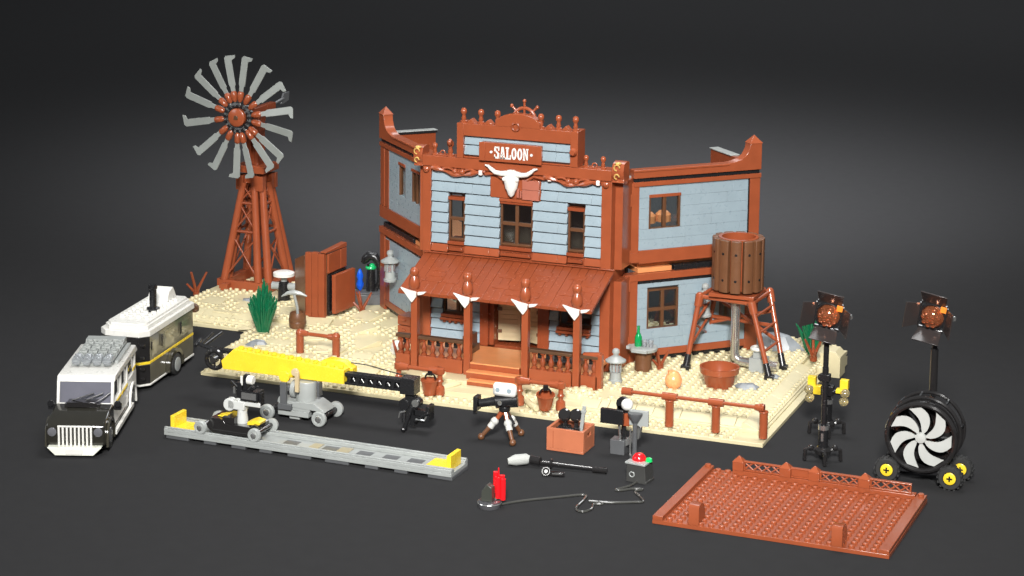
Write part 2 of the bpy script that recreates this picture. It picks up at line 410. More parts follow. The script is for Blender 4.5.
def pl(x0, x1, z0, z1, y=15.7, n=1, mb=None):       # weatherboards, bottom edge proud; gaps between shaped to imitate dark shadow lines
    h = (z1-z0)/n
    for i in range(n):
        a = z0 + h*i; b = a + h
        mb.prism([(y+.5, a+.19), (y-.3, a+.19), (y-.3, a+.3), (y+.02, b+.03), (y+.5, b+.03)], x0, x1, 'x')
def planks(x0, x1, z0, z1, n, mb, y=15.7, seed=0):
    rnd = random.Random(seed); h = (z1-z0)/n
    for i in range(n):
        x = x0
        while x < x1-.01:
            L = rnd.choice([2, 3, 4, 4, 6]); e = min(x1, x+L)
            if x1-e < .9: e = x1
            pl(x+.008, e-.008, z0+h*i, z0+h*(i+1), y+rnd.uniform(-.01, .01), 1, mb); x = e
up = MB(SM)
planks(20.4, 27.6, 19.95, 22.35, 2, up, seed=1); planks(33.7, 40.9, 19.95, 22.35, 2, up, seed=2)
for i, (a, b) in enumerate([(20.4, 22.45), (24.5, 28.75), (32.75, 36.85), (38.95, 40.9)]): planks(a, b, 13.95, 19.95, 5, up, seed=10+i)
split_obj('weatherboard_panel', up, SB, sal, bevel=.02)
rb = MB(SM)
for i, (a, b) in enumerate([(20.4, 22.45), (24.5, 28.75), (32.75, 36.85), (38.95, 40.9)]): planks(a, b, 12.95, 13.95, 1, rb, seed=20+i)
split_obj('skirting_board', rb, BR, sal, bevel=.02)
col = MB(SM)
col.box(19.4, 20.38, 15.35, 20.4, 1.3, 23.0).box(40.92, 42.1, 15.35, 20.4, 1.3, 23.0)
col.box(42.1, 43.0, 16.6, 20.2, 1.3, 11.4).box(42.1, 43.0, 16.6, 20.2, 12.75, 22.6).box(18.5, 19.4, 16.6, 20.2, 12.75, 22.6).box(18.5, 19.4, 16.6, 20.2, 1.3, 11.4)
split_obj('corner_pillar', col, BR, sal)
bm_ = MB(SM)
bm_.box(19.4, 42.1, 15.15, 17.2, 23.0, 24.2).box(20.4, 40.9, 15.5, 17, 22.36, 22.98)
obj('cornice_beam', bm_, BR, sal)
rp = MB(SM); rp.box(27.62, 33.68, 15.5, 16.4, 19.98, 22.35).box(28.75, 32.75, 15.35, 16.3, 19.62, 19.95)
obj('skull_backboard', rp, BR, sal)
gp = MB(SM); gp.box(31.6, 33.6, 15.12, 15.48, 21.2, 22.3).box(31.6, 33.6, 15.12, 15.48, 20.05, 21.17); gp.box(30.9, 31.2, 15.2, 15.48, 20.2, 21.3).box(31.3, 31.5, 15.2, 15.48, 20.2, 21.0)
split_obj('brown_plaque', gp, plastic('gloss_brown', (0.36, 0.12, 0.08), .06, coat=1), sal)
for (a, b, nx) in [(22.47, 24.47, 1), (28.8, 32.7, 2), (36.9, 38.9, 1)]:
    window(SM @ T(0, 15.75, 0), a, b, 14.5, 19.55, nx, 2)
    l = MB(SM); l.box(a-.02, b+.02, 15.5, 16.3, 19.2 if nx == 1 else 19.3, 19.6); l.box(a-.02, b+.02, 15.35, 16.2, 14.05, 14.45); l.box(a, b, 15.75, 16.1, 12.9, 14.05); l.prism([(a+.1,13.35),(b-.1,13.35),(b-.3,13.75),(a+.3,13.75)], 15.3, 15.75)
    split_obj('window_ledge', l, BR2, sal)
# inner shell of the central block
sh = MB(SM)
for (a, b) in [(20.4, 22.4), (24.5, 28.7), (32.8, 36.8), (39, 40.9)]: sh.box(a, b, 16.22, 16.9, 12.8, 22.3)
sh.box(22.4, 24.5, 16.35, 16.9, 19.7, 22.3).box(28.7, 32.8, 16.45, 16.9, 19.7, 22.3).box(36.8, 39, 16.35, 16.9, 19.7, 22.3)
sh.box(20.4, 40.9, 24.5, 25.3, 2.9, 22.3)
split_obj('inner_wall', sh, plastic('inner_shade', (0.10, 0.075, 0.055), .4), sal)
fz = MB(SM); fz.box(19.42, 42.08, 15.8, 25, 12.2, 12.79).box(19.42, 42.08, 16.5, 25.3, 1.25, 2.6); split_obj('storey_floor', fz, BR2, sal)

# lower storey front: boards either side of a recessed doorway
lw = MB(SM)
planks(20.4, 26.5, 2.7, 5.1, 2, lw, seed=31); planks(34.9, 40.9, 2.7, 5.1, 2, lw, seed=32)
for i, (a, b) in enumerate([(20.4, 21.85), (25.4, 26.5), (34.9, 35.95), (39.9, 40.9)]): planks(a, b, 5.1, 11.1, 5, lw, seed=40+i)
planks(21.85, 25.4, 9.9, 11.1, 1, lw, seed=50); planks(35.95, 39.9, 9.9, 11.1, 1, lw, seed=51)
split_obj('weatherboard_panel', lw, SB, sal, bevel=.02)
for (a, b) in [(21.9, 25.35), (36.0, 39.85)]:
    window(SM @ T(0, 15.78, 0), a, b, 5.9, 9.85, 2, 1)
    bx = MB(SM); bx.box(a-.1, b+.1, 14.85, 15.75, 5.25, 5.55).box(a-.05, b+.05, 14.95, 15.74, 5.6, 5.95)
    for k in range(5): bx.cyl(a+.3+k*(b-a-.6)/4, 15.25, 4.95, 5.25, .2, 8)
    obj('window_box', bx, BR2, sal)
jb = MB(SM)
for x0, x1, y0 in [(26.5, 27.5, 15.4), (33.9, 34.9, 15.4)]: jb.box(x0, x1, y0, 18.2, 2.62, 11.1)
jb.box(27.5, 28.05, 15.9, 18.2, 2.62, 11.1).box(33.35, 33.9, 15.9, 18.2, 2.62, 11.1).box(28.05, 33.35, 16.6, 18.2, 9.3, 11.1)
split_obj('door_jamb', jb, BR2, sal)
for (x0, x1, a, hx) in [(28.1, 30.7, .22, 28.1), (30.95, 33.3, -.3, 33.3)]:
    Mx = SM @ T(hx, 17.2, 0) @ RZ(a) @ T(-hx, 0, 0)
    d = MB(Mx); d.box(x0, x1, -.18, .18, 3.0, 7.6)
    for k in range(7): d.box(x0+.3, x1-.3, -.24, -.18, 3.5+k*.55, 3.5+k*.55+.38)
    dd = obj('swing_door', d, DTAN, sal)
    hh = MB(Mx); hh.box(hx-.12 if hx < 30 else hx-.45, hx+.45 if hx < 30 else hx+.12, -.3, -.19, 3.9, 4.3).box(hx-.12 if hx < 30 else hx-.45, hx+.45 if hx < 30 else hx+.12, -.3, -.19, 6.5, 6.9)
    split_obj('hinge', hh, WB, dd)
# attic storey with sign
at = MB(SM)
at.box(23.6, 24.4, 15.2, 17.6, 24.22, 28.2).box(37.2, 38.1, 15.2, 17.6, 24.22, 28.2).box(24.4, 37.2, 15.2, 16.6, 26.8, 28.2).box(24.4, 37.2, 15.45, 16.9, 24.22, 24.4)
obj('attic_frame', at, BR, sal)
ap = MB(SM); planks(24.4, 37.2, 24.42, 26.8, 2, ap, y=15.75, seed=60); obj('attic_weatherboards', ap, SB, sal, bevel=.02)
ar = MB(SM); n = 18; ar.prism([(28.3, 28.2)] + [(30.95-2.65*math.cos(PI*i/n), 28.3+1.4*math.sin(PI*i/n)**.8) for i in range(n+1)] + [(33.6, 28.2)], 15.15, 16.3)
obj('arched_pediment', ar, BR, sal)
rg = MB(SM); rg.ring(.42, .13, T(30.75, 15.1, 28.25) @ RX(PI/2), 20); obj('pediment_ring', rg, BR2, sal, bevel=0)
wh = MB(SM); Mw = T(31.2, 16.6, 28.85) @ RX(PI/2); wh.ring(1.35, .2, Mw, 32); wh.lathe([(.4,-.25),(.4,.25)], Mw, 16)
for k in range(8):
    a = k*PI/4; c, s_ = math.cos(a), math.sin(a)
    wh.tube((31.2+.3*c, 16.6, 28.85+.3*s_), (31.2+2.0*c, 16.6, 28.85+2.0*s_), .14); wh.ball(31.2+2.15*c, 16.6, 28.85+2.15*s_, .22, 10)
obj('ship_wheel', wh, BR, sal, bevel=0)
def fin(x, y, z, h, name='finial', mat=BR):
    q = MB(SM); s = h/1.7
    q.lathe([(.42*s,0),(.42*s,.2*s),(.24*s,.3*s),(.3*s,.5*s),(.22*s,.75*s),(.22*s,.95*s),(.34*s,1.1*s),(.38*s,1.3*s),(.32*s,1.55*s),(.15*s,1.7*s)], T(x, y, z), 14)
    return obj(name, q, mat, sal, bevel=0)
for x in (24.2, 26.3, 28.3, 33.5, 35.6, 37.6): fin(x, 15.8, 28.2, 1.65)
for x in (20.7, 22.6, 38.9, 40.9): fin(x, 15.8, 24.2, 1.4 if x != 22.6 else 1.8)
tr = MB(SM)
for x in (25.25, 27.3, 34.55, 36.6): tr.prism([(x-.55, 28.2), (x+.55, 28.2), (x, 28.75)], 15.3, 16.3)
for x in (21.65, 39.9): tr.ring(.28, .09, T(x, 15.8, 24.5) @ RX(PI/2), 12, 6); tr.box(x-.8, x+.8, 15.5, 16.1, 24.2, 24.3)
split_obj('gable_cap', tr, BR, sal)
kn = MB(SM); kn.lathe([(.3,0),(.45,.3),(.3,.65)], T(37.7, 15.1, 26.0) @ RX(PI/2) , 12); kn.lathe([(.3,0),(.42,.25),(.2,.5)], T(23.0, 15.2, 25.9) @ RY(-PI/2), 12)
kn.lathe([(.35,0),(.35,.15),(.15,.3)], T(19.9, 15.15, 22.6) @ RX(PI/2), 12); kn.lathe([(.35,0),(.35,.15),(.15,.3)], T(41.5, 15.15, 22.6) @ RX(PI/2), 12)
split_obj('frame_knob', kn, BR, sal, bevel=0)
sg = MB(SM); sg.box(26.8, 33.9, 14.6, 15.42, 24.25, 26.35).box(26.6, 27.3, 14.5, 14.6, 24.25, 26.35).box(33.4, 34.1, 14.5, 14.6, 24.25, 26.35)
sign = obj('sign_board', sg, BR, sal)
# slab-serif letters, each a set of bars standing proud of the board
def letter(mb, ch, x, z, w, h):
    t = w*.30; s = h*.16; y0, y1 = 14.55, 14.6
    B = lambda a, b, c, d: mb.box(x+a*w, x+b*w, y0, y1, z+c*h, z+d*h)
    if ch == 'S':
        B(0,.9,0,.15); B(.62,1,.15,.46); B(0,1,.46,.58) if False else None
        mb.prism([(x,z+.78*h),(x+.36*w,z+.52*h),(x+w,z+.2*h),(x+w,z+.42*h),(x+.4*w,z+.68*h),(x+.36*w,z+.82*h),(x,z+.9*h)], y0-.002, y1-.002)
        B(.1,.85,.86,1); B(.78,1,.66,1); B(0,.2,0,.34); B(0,.3,.6,.9)
    if ch == 'A':
        mb.prism([(x+.08*w,z),(x+.34*w,z),(x+.5*w,z+.75*h),(x+.66*w,z),(x+.98*w,z),(x+.72*w,z+h),(x+.3*w,z+h)], y0, y1)
        B(.3,.7,.25,.38); B(0,.42,0,.13); B(.56,1.06,0,.13)
    if ch == 'L':
        B(.15,.5,.13,.87); B(0,.65,.87,1); B(0,1,0,.13); B(.8,1,.13,.38)
    if ch == 'O':
        n = 16
        for i in range(n):
            a, b = 2*PI*i/n, 2*PI*(i+1)/n; P = lambda t, k: (x+w*.5+w*(.5 if k else .17)*math.cos(t), z+h*.5+h*(.5 if k else .33)*math.sin(t))
            mb.prism([P(a,1), P(b,1), P(b,0), P(a,0)], y0, y1)
    if ch == 'N':
        B(.08,.3,.1,.9); B(.74,.94,.1,.9); B(-.02,.42,0,.12); B(-.02,.34,.88,1); B(.6,1.04,.88,1)
        mb.prism([(x+.1*w,z+.95*h),(x+.38*w,z+.95*h),(x+.94*w,z+.05*h),(x+.72*w,z+.05*h)], y0-.002, y1-.002)
tx = MB(SM); X = 28.42
for ch in 'SALOON': letter(tx, ch, X, 24.62, .62, 1.35); X += .69
tx.lathe([(.16, 0), (.16, .06)], T(28.05, 14.6, 25.3) @ RX(PI/2), 12); tx.lathe([(.16, 0), (.16, .06)], T(32.88, 14.6, 25.3) @ RX(PI/2), 12)
obj('saloon_lettering', tx, WH, sign, bevel=0)
# steer skull
sk = MB(SM @ T(30.4, 14.85, 0))
sec = [(20.35,.12,.12),(20.6,.38,.3),(21.1,.55,.45),(21.3,.72,.5),(22.0,.85,.6),(22.5,.92,.62),(22.75,.6,.5),(23.1,.78,.45),(23.4,.4,.25)]
v = []; f = []; n = 14
for (z, a, b) in sec:
    for i in range(n): t = 2*PI*i/n; v.append((a*math.cos(t), b*math.sin(t), z))
for j in range(len(sec)-1):
    for i in range(n): f.append((j*n+i, j*n+(i+1)%n, (j+1)*n+(i+1)%n, (j+1)*n+i))
f += [tuple(range(n))[::-1], tuple(range((len(sec)-1)*n, len(sec)*n))]; sk.add(v, f)
for s_ in (-1, 1):
    sk.path([(s_*.5,0,22.95),(s_*1.2,-.05,22.9),(s_*1.9,-.1,23.0),(s_*2.4,-.1,23.35),(s_*2.75,-.1,23.65),(s_*3.15,-.1,23.75)], .3, 10, [.36,.3,.27,.23,.17,.08])
    sk.ball(s_*.75, -.28, 22.35, .26, 8)
sko = obj('steer_skull', sk, WH, sal, bevel=0)
# rope garlands under the cornice
for k, (x0, x1) in enumerate([(20.6, 27.2), (34.2, 40.9)]):
    q = MB(SM); nn = 24
    q.path([(x0+(x1-x0)*i/nn, 15.1, 22.55+.32*math.cos(2*PI*i/nn)) for i in range(nn+1)], .17, 8, [.22+.1*math.sin(6*PI*i/nn) for i in range(nn+1)])
    q.path([(x0+.5+(x1-x0-1)*i/nn, 15.2, 22.75-.2*math.cos(4*PI*i/nn)) for i in range(nn+1)], .14, 8)
    q.ball((x0+x1)/2-.45, 15.1, 22.62, .36, 10); q.ball((x0+x1)/2+.45, 15.1, 22.62, .36, 10)
    q.path([(x1-.1 if k == 0 else x0+.1, 15.1, 22.6), (28.4 if k == 0 else 33.0, 15.1, 22.8), (29.2 if k == 0 else 32.2, 15.1, 22.3)], .16, 8)
    go = obj('garland', q, BR, sal, bevel=0)
    for xx in ((26.6,) if k == 0 else (34.9, 40.6)):
        c = MB(SM); c.box(xx-.2, xx+.2, 14.9, 15.3, 22.45, 23.0); obj('clip', c, plastic('clip_pink', (.8,.68,.62), .3), go)
# gilded scroll corbels
for x0, x1 in ((18.3, 19.38), (42.12, 43.5)):
    q = MB(SM); n = 10; xm = (x0+x1)/2
    q.prism([(15.2, 22.9), (16.6, 22.6), (17.2, 23.2), (17.2, 25.0), (16.4, 25.2)] + [(15.6-.5*math.sin(PI*i/n), 25.2-2.2*i/n) for i in range(1, n)], x0, x1, 'x')
    so = obj('scroll_corbel', q, BR, sal)
    gq = MB(SM)
    for zc, rr in ((24.6, .32), (23.6, .26)): gq.ring(rr, .08, T(xm-.05, 14.98, zc) @ RX(PI/2), 14, 6, 0, 1.5*PI)
    gq.ring(.3, .09, T(xm, 15.3, 25.05), 14, 6); split_obj('gilding', gq, GOLD, so, bevel=0)

# porch
pr = MB(SM)
def rz_(y): return 10.2 + (y-7.9)*(13.0-10.2)/(15.4-7.9)
for k in range(23):
    x0 = 19.7+k; x1 = min(x0+1, 42.6); t = (k % 2)*.015
    pr.prism([(7.9, 10.15+t), (15.38, 12.95+t), (15.38, 12.55), (7.9, 9.75)], x0+.01, x1-.01, 'x')
pr.box(19.6, 42.7, 15.0, 15.38, 12.96, 13.1)
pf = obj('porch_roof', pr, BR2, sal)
pv = MB(SM)
used = set()
for k in range(22):       # narrow tiles clipped on the roof
    j = random.choice([9, 10, 11, 12, 13]); i = random.randrange(0, 21, 2)
    if (i, j) in used: continue
    used.add((i, j)); y = j+.2; x = 20.1+i
    pv.prism([(y-.2, rz_(y-.2)-.05), (y+.5, rz_(y+.5)-.05), (y+.5, rz_(y+.5)+.03), (y-.2, rz_(y-.2)+.03)], x, x+1.9, 'x')
split_obj('roof_tile', pv, BR2, pf, bevel=.015)
for i, x in enumerate((21.5, 27.9, 34.75, 40.75)):
    q = MB(SM); q.box(x-.38, x+.38, 8.2, 9.0, 1.2, 10.0); q.box(x-.62, x+.62, 8.05, 9.25, 10.05, 10.35)
    po = obj('porch_post', q, BR, sal)
    q = MB(SM); q.lathe([(.42,0),(.62,.35),(.62,.9),(.42,1.35),(.36,1.5),(.5,1.75),(.52,2.1),(.35,2.4),(.12,2.5)], T(x, 8.35, 10.35), 16); obj('post_finial', q, BR, po, bevel=0)
    q = MB(SM); q.prism([(x-1.5,10.52),(x-.6,10.3),(x+.48,10.15),(x+.42,9.55),(x-.05,8.9),(x-.6,9.5),(x-1.0,10.0)], 7.72, 8.02)
    q.prism([(x+.6,10.15),(x+1.65,10.28),(x+1.3,9.95),(x+.64,9.78)], 7.74, 8.0); split_obj('white_bracket', q, WH, po)
dk = MB(SM); dk.box(20.0, 42.0, 9.15, 15.3, 2.3, 2.62); obj('porch_deck', dk, NG, sal)
def rail(x0, x1, y=8.65):
    q = MB(SM); q.box(x0, x1, y-.35, y+.35, 1.2, 2.75)
    ro = obj('railing_panel', q, BR, sal)
    n = max(2, int(round((x1-x0-.1))))
    t = MB(SM); t.box(x0-.05, x1+.05, y-.4, y+.4, 4.65, 5.0); obj('handrail', t, DB, ro)
    k = MB(SM)
    for i in range(n):
        xx = x0 + (x1-x0)*(i+.5)/n
        b = MB(SM); b.lathe([(.36,0),(.36,.2),(.18,.35),(.33,.75),(.3,1.0),(.16,1.3),(.16,1.6),(.3,1.72),(.3,1.9)], T(xx, y, 2.75), 12); obj('baluster', b, BR2, ro, bevel=0)
        if i < n-1: k.box(xx+(x1-x0)/n*.5-.2, xx+(x1-x0)/n*.5+.2, y+.15, y+.38, 3.9, 4.64)
    split_obj('rail_clip', k, BK, ro)
rail(19.3, 20.95); rail(22.05, 27.35); rail(35.3, 40.2); rail(41.3, 43.2)
stp = MB(SM); stp.box(28.4, 34.25, 8.0, 9.14, 1.2, 2.62).box(28.4, 34.7, 6.9, 8.0, 1.2, 1.9).box(28.9, 34.9, 5.9, 6.9, .81, 1.2)
obj('porch_steps', stp, BR, sal)
for (a, b, c, d, e) in ((28.4, 34.25, 8.0, 9.14, 2.62), (28.4, 34.7, 6.9, 8.0, 1.9), (28.9, 34.9, 5.9, 6.9, 1.2)):
    q = MB(SM); q.box(a, b, c-.02, d-.02, e+.004, e+.16); obj('step_tread', q, NG, sal)
ex = MB(SM); ex.box(26.0, 27.2, 11.5, 13.8, 2.63, 3.3).box(25.6, 26.4, 12.5, 15, 2.63, 4.3).box(36, 40, 10.5, 13.5, 2.63, 3.2)
obj('porch_bench', ex, DB, sal)
sd = MB(SM); sd.box(43.0, 43.7, 8.3, 9.0, 1.2, 5.2).tube((41.5, 8.65, 4.9), (43.5, 8.65, 5.1), .35); obj('side_post', sd, BR, sal)

# ------------------------------------------------------------------ windmill
WC = Vector((-12.5, 35.2, 1.2))
wm = thing('windmill', 'tall red-brown lattice windmill with sixteen grey sickle blades and dark tail vane', 'windmill', WC)
q = MB(); q.box(-3.6, 3.6, -3.7, -2.7, 0, 1.2).box(2.6, 3.6, -2.7, 3.4, 0, 1.2).box(-3.6, -2.6, -2.7, 3.4, 0, 1.2).box(-3.6, 3.6, 3.4, 4.2, 0, 1.2).box(-2.9, -1.9, -4.6, -3.7, 0, .9).box(-4.6, -3.7, -2.4, -1.4, 0, .9)
obj('base_frame', q, BR, wm)
def lerp(a, b, t): return tuple(a[i]+(b[i]-a[i])*t for i in range(3))
zt = 13.6
for fi in range(4):
    Mf = RZ(fi*PI/2)
    P0, P1 = (-3.05, -3.2, 1.15), (1.8, -3.2, 1.15); Q0, Q1 = (-1.15, -1.4, zt), (.4, -1.4, zt)
    for A, B in ((P0, Q0), (P1, Q1)):
        l = MB(Mf); l.tube(A, B, .52, .46, 14); obj('leg', l, BR, wm, bevel=0)
    l = MB(Mf)
    for t0, t1 in ((.02, .45), (.5, .78), (.8, .97)):
        l.tube(lerp(P0, Q0, t0), lerp(P1, Q1, t1), .13); l.tube(lerp(P1, Q1, t0), lerp(P0, Q0, t1), .13)
    for t0 in (.5, .79): l.tube(lerp(P0, Q0, t0), lerp(P1, Q1, t0), .2)
    obj('lattice_brace', l, BR2, wm, bevel=0)
q = MB()
for fi in range(4):
    Mf = RZ(fi*PI/2)
    for xx in (-1.5, 1.0): q.box(xx-.5, xx+.5, -1.9, -1.3, zt-.9, zt+1.0, Mf)
q.box(-1.3, 1.3, -1.3, 1.3, zt-.1, zt+1.0)
split_obj('leg_collar', q, BR, wm)
q = MB(); q.box(-2.1, 2.1, -2.1, 2.1, zt+1.4, zt+2.3); q.cyl(0, 0, zt+.9, zt+1.45, 1.2); obj('cap_platform', q, BR, wm)
q = MB(); q.box(-.8, .8, -.8, .8, zt+2.3, 22.0).cyl(-.55, -.9, zt+2.3, 21.5, .35).cyl(.55, -.9, zt+2.3, 21.5, .35).box(-1, 1, -1.2, 1.2, 20.2, 21.0); obj('mast', q, BR2, wm)
q = MB(); q.box(-.45, .45, -4.6, 4.5, 22.3, 23.2).box(-.7, .7, -2.2, 1.2, 21.3, 22.3); obj('gearbox', q, BR2, wm)
q = MB(); q.tube((0, 4.5, 22.8), (0, 7.5, 23.2), .2); q.prism([(6.6, 22.6), (7.2, 22.5), (8.8, 22.8), (9.0, 23.9), (7.4, 23.9)], -.12, .12, 'x')
obj('tail_vane', q, DG, wm)
hub = Vector((.75, -6.2, 22.9)); Mh = T(*hub) @ RX(PI/2)
q = MB(); q.lathe([(1.15, 0), (1.15, .5), (1.0, .6)], Mh @ T(0, 0, .0), 24); hubo = obj('rotor_hub', q, BR, wm)
q = MB(); q.lathe([(.3, 0), (.3, .1)], Mh @ T(0, 0, .6), 12); q.lathe([(.5, 0), (.5, 2.2)], Mh @ T(0, 0, -2.2), 12); obj('axle', q, DB, hubo)
q = MB(); q.ring(1.55, .42, Mh @ T(0, 0, -.2), 32)
for k in range(16):
    a = 2*PI*k/16; q.lathe([(.3, 0), (.3, .5)], Mh @ RZ(a) @ T(1.75, 0, -.4), 8)
obj('black_ring', q, BK, hubo, bevel=0)
q = MB()
for k in range(16):
    a = 2*PI*k/16+.2; q.box(1.4, 1.9, -.12, .12, -.15, .2, Mh @ RZ(a))
split_obj('ring_clip', q, SIL, hubo, bevel=0)
angs = [349, 8, 30, 53, 79, 102, 127, 142, 166, 182, 207, 229, 260, 288, 310, 331]
for k, dg in enumerate(angs):
    Mb = Mh @ RZ(R(90-dg)) @ RX(R(random.uniform(-14, 14)))
    q = MB(); q.lathe([(.2, 1.95), (.4, 2.3), (.42, 3.1), (.28, 3.3)], Mb @ RY(PI/2), 10); ho = obj('blade_holder', q, BR, wm, bevel=0)
    sgn = -1 if dg < 200 else -1
    pts = [(3.0, -.3), (3.9, -.32), (4.0, -.46), (7.15, -.5), (7.35, -1.0), (7.72, -1.1), (7.78, .2), (7.5, .44), (4.2, .44), (3.9, .3), (3.0, .24)]
    q = MB(); q.prism(pts, -.07, .07, 'z', Mb); obj('blade', q, MATS.get('blade_grey') or plastic('blade_grey', (.235,.25,.235), .3), ho, bevel=.02)

# ------------------------------------------------------------------ outhouse
OH = Vector((0.4, 23.2, 1.3))
ou = thing('outhouse', 'red-brown plank outhouse with tilted open door and sloping tile roof', 'outhouse', OH, R(-3))
q = MB()
for k in range(3): q.box(.02+k*.88, .86+k*.88, 0, .6, 0, 8.0+.1*(k % 2))
obj('front_boards', q, BR, ou)
q = MB(); q.prism([(.62, 0), (5.2, 0), (5.2, 7.6), (.62, 7.8)], 2.0, 2.6, 'x'); q.box(-.6, 2.6, 5.22, 5.6, 0, 6.5)
q.add([(-.02,0,0),(-.02,0,7.7),(-3.5,3.6,6.0),(-3.5,3.6,0),(.0,.58,0),(.0,.58,7.7),(-3.3,4.0,6.0),(-3.3,4.0,0)], [(0,3,2,1),(4,5,6,7),(0,1,5,4),(1,2,6,5),(2,3,7,6),(3,0,4,7)])
obj('side_wall', q, plastic('side_brown', (.17, .075, .035), .35), ou)
q = MB()
for k in range(3): q.prism([(.7+k*1.5, 5.5), (2.15+k*1.5, 5.5), (2.15+k*1.5, 7.9), (.7+k*1.5, 7.9)], 2.62, 2.92-.05*(k % 2), 'x')
q.prism([(.05, 8.12), (5.2, 7.95), (5.2, 8.5), (.05, 8.3)], 2.1, 2.9, 'x')
obj('roof', q, BR, ou)
q = MB(); q.box(2.62, 2.9, .75, 5.1, .3, 5.3); obj('doorway_shade', q, BK, ou)  # black slab painted as the shade inside the doorway
q = MB(T(3.2, .9, 0) @ RZ(R(-3))); q.box(0, .5, 0, 4.6, .5, 5.3); obj('door', q, BR, ou)

# ------------------------------------------------------------------ water tank
TC = Vector((54.3, 24.0, 1.2))
wt = thing('water_tank', 'brown staved water tank on splayed red-brown trestle legs beside the saloon', 'water tank', TC)
for k in range(12):
    a = 2*PI*k/12+.18; M_ = RZ(a) @ T(2.55, 0, 0)
    q = MB(M_); q.prism([(-.3, -.56), (.25, -.56), (.38, -.3), (.38, .3), (.25, .56), (-.3, .56)], 9.0, 14.9, 'z')
    s_ = obj('stave', q, WB, wt)
    q = MB(M_ @ RY(PI/2)); q.lathe([(.15, 0), (.15, .02)], T(-10.4, 0, .38), 10); q.lathe([(.15, 0), (.15, .02)], T(-13.4, 0, .38), 10); split_obj('pin_hole', q, BK, s_, bevel=0)
q = MB(); n = 32; pr_ = []
q.lathe([(2.25, 9.1), (2.25, 14.95), (1.9, 14.95), (1.9, 12.6), (.01, 12.6)], Matrix(), 32); obj('tank_lining', q, BR, wt, bevel=0)
tops = {'fl': (-3.9, -1.6, 8.0), 'fr': (2.3, -2.2, 7.9), 'br': (2.9, 3.3, 8.1), 'bl': (-3.3, 3.4, 8.1)}
feet = {'fl': (-4.7, -3.8, .1), 'fr': (5.0, -3.9, .1), 'br': (5.4, .6, .1), 'bl': (-4.9, 3.4, .1)}
for kk in tops:
    tp, ft = tops[kk], feet[kk]; mid = lerp(ft, tp, .16)
    q = MB(); q.tube(mid, tp, .3, .3, 12); q.tube(lerp(ft, tp, .86), lerp(ft, tp, 1.02), .45, .5, 12); lo = obj('leg', q, BR, wt, bevel=0)
    q = MB(); q.tube(ft, lerp(ft, tp, .2), .42, .36, 10); q.box(ft[0]-.5, ft[0]+.5, ft[1]-.45, ft[1]+.45, .02, .5); obj('foot', q, BK, lo)
q = MB()
for a, b in (('fl','fr'), ('fr','br'), ('br','bl'), ('bl','fl')):
    q.tube(tops[a], tops[b], .26, .26, 10)
for kk in tops: q.ball(*tops[kk], .5, 10)
q.box(-2.6, 2.6, -2.6, 2.6, 8.35, 8.75)
obj('top_frame', q, BR, wt)
q = MB()
for t0 in (.35, .6, .82): q.tube(lerp(feet['fr'], tops['fr'], t0), lerp(feet['br'], tops['br'], t0), .16)
for t0, t1 in ((.3, .62), (.62, .92)):
    q.tube(lerp(feet['fl'], tops['fl'], t0), lerp(feet['bl'], tops['bl'], t1), .16); q.tube(lerp(feet['fl'], tops['fl'], t1), lerp(feet['bl'], tops['bl'], t0), .16)
for t0 in (.55,): q.tube(lerp(feet['br'], tops['br'], t0), lerp(feet['bl'], tops['bl'], t0), .24)
q.tube(lerp(feet['bl'], tops['bl'], .45), lerp(feet['br'], tops['br'], .75), .22); q.tube(lerp(feet['bl'], tops['bl'], .85), lerp(feet['br'], tops['br'], .35), .22)
split_obj('cross_brace', q, BR, wt, bevel=0)
sp = thing('standpipe', 'silver bent standpipe with round grey valve wheel under the water tank', 'pipe', (54.4, 23.2, 1.2))
q = MB(); q.path([(0,0,8), (0,0,3), (0,0,1.8), (.15,-.05,1.2), (.6,-.1,.85), (1.3,-.2,.8), (5.2,-.6,.8)], .52, 16); obj('pipe', q, SIL, sp, bevel=0)
q = MB(); q.box(2.0, 3.9, -1.2, .6, 0, 1.6).box(2.4, 3.4, -1.0, .2, 1.6, 2.3); obj('valve_box', q, LG, sp)
q = MB(); q.ring(.72, .22, T(2.9, -.5, 2.65), 24); q.cyl(2.9, -.5, 2.2, 2.75, .3); obj('valve_wheel', q, WH, sp, bevel=0)

# ------------------------------------------------------------------ small things on the desert base
def simple(name, mb, mat, label, cat, loc, rz=0, group=None, bevel=.03): return place(tag(obj(name, mb, mat, bevel=bevel), label, cat, group), loc, rz)
q = MB(); q.lathe([(1.5,0),(1.95,1.45),(2.0,1.5),(2.15,1.6),(2.2,2.25),(1.98,2.25),(1.9,1.6),(1.4,.3),(.01,.3)], n=28)
tb = simple('wash_tub', q, BR, 'wide red-brown round wash tub on the sand below the water tank', 'tub', (54.9, 15.4, 1.2), bevel=0)
q = MB(); q.lathe([(.5,0),(.85,.35),(.95,.9),(.8,1.4),(.5,1.75),(.2,1.95),(.01,2.0)], n=18); q.box(-.6, 0, -.3, .3, 1.4, 1.95)
simple('clay_jar', q, ORG, 'rounded peach-orange clay jar on the sand left of the wash tub', 'jar', (50.5, 12.7, 1.2), .5, bevel=0)
stt = thing('stump_table', 'brown round stump table with scalloped grey top against the saloon wall', 'table', (45.3, 18.0, 1.2))
q = MB(); q.lathe([(.95,0),(1.0,.3),(.9,.9),(.95,1.5),(.95,2.3)], n=16); obj('stump', q, WB, stt, bevel=0)
q = MB(); q.lathe([(1.55,2.3),(1.6,2.4),(1.6,2.65),(1.5,2.75)], n=20); q.box(-1.9, -1.3, -.5, .5, 2.35, 2.7).box(-.9, .9, -1.7, -1.2, 2.35, 2.7); obj('table_top', q, LG, stt)
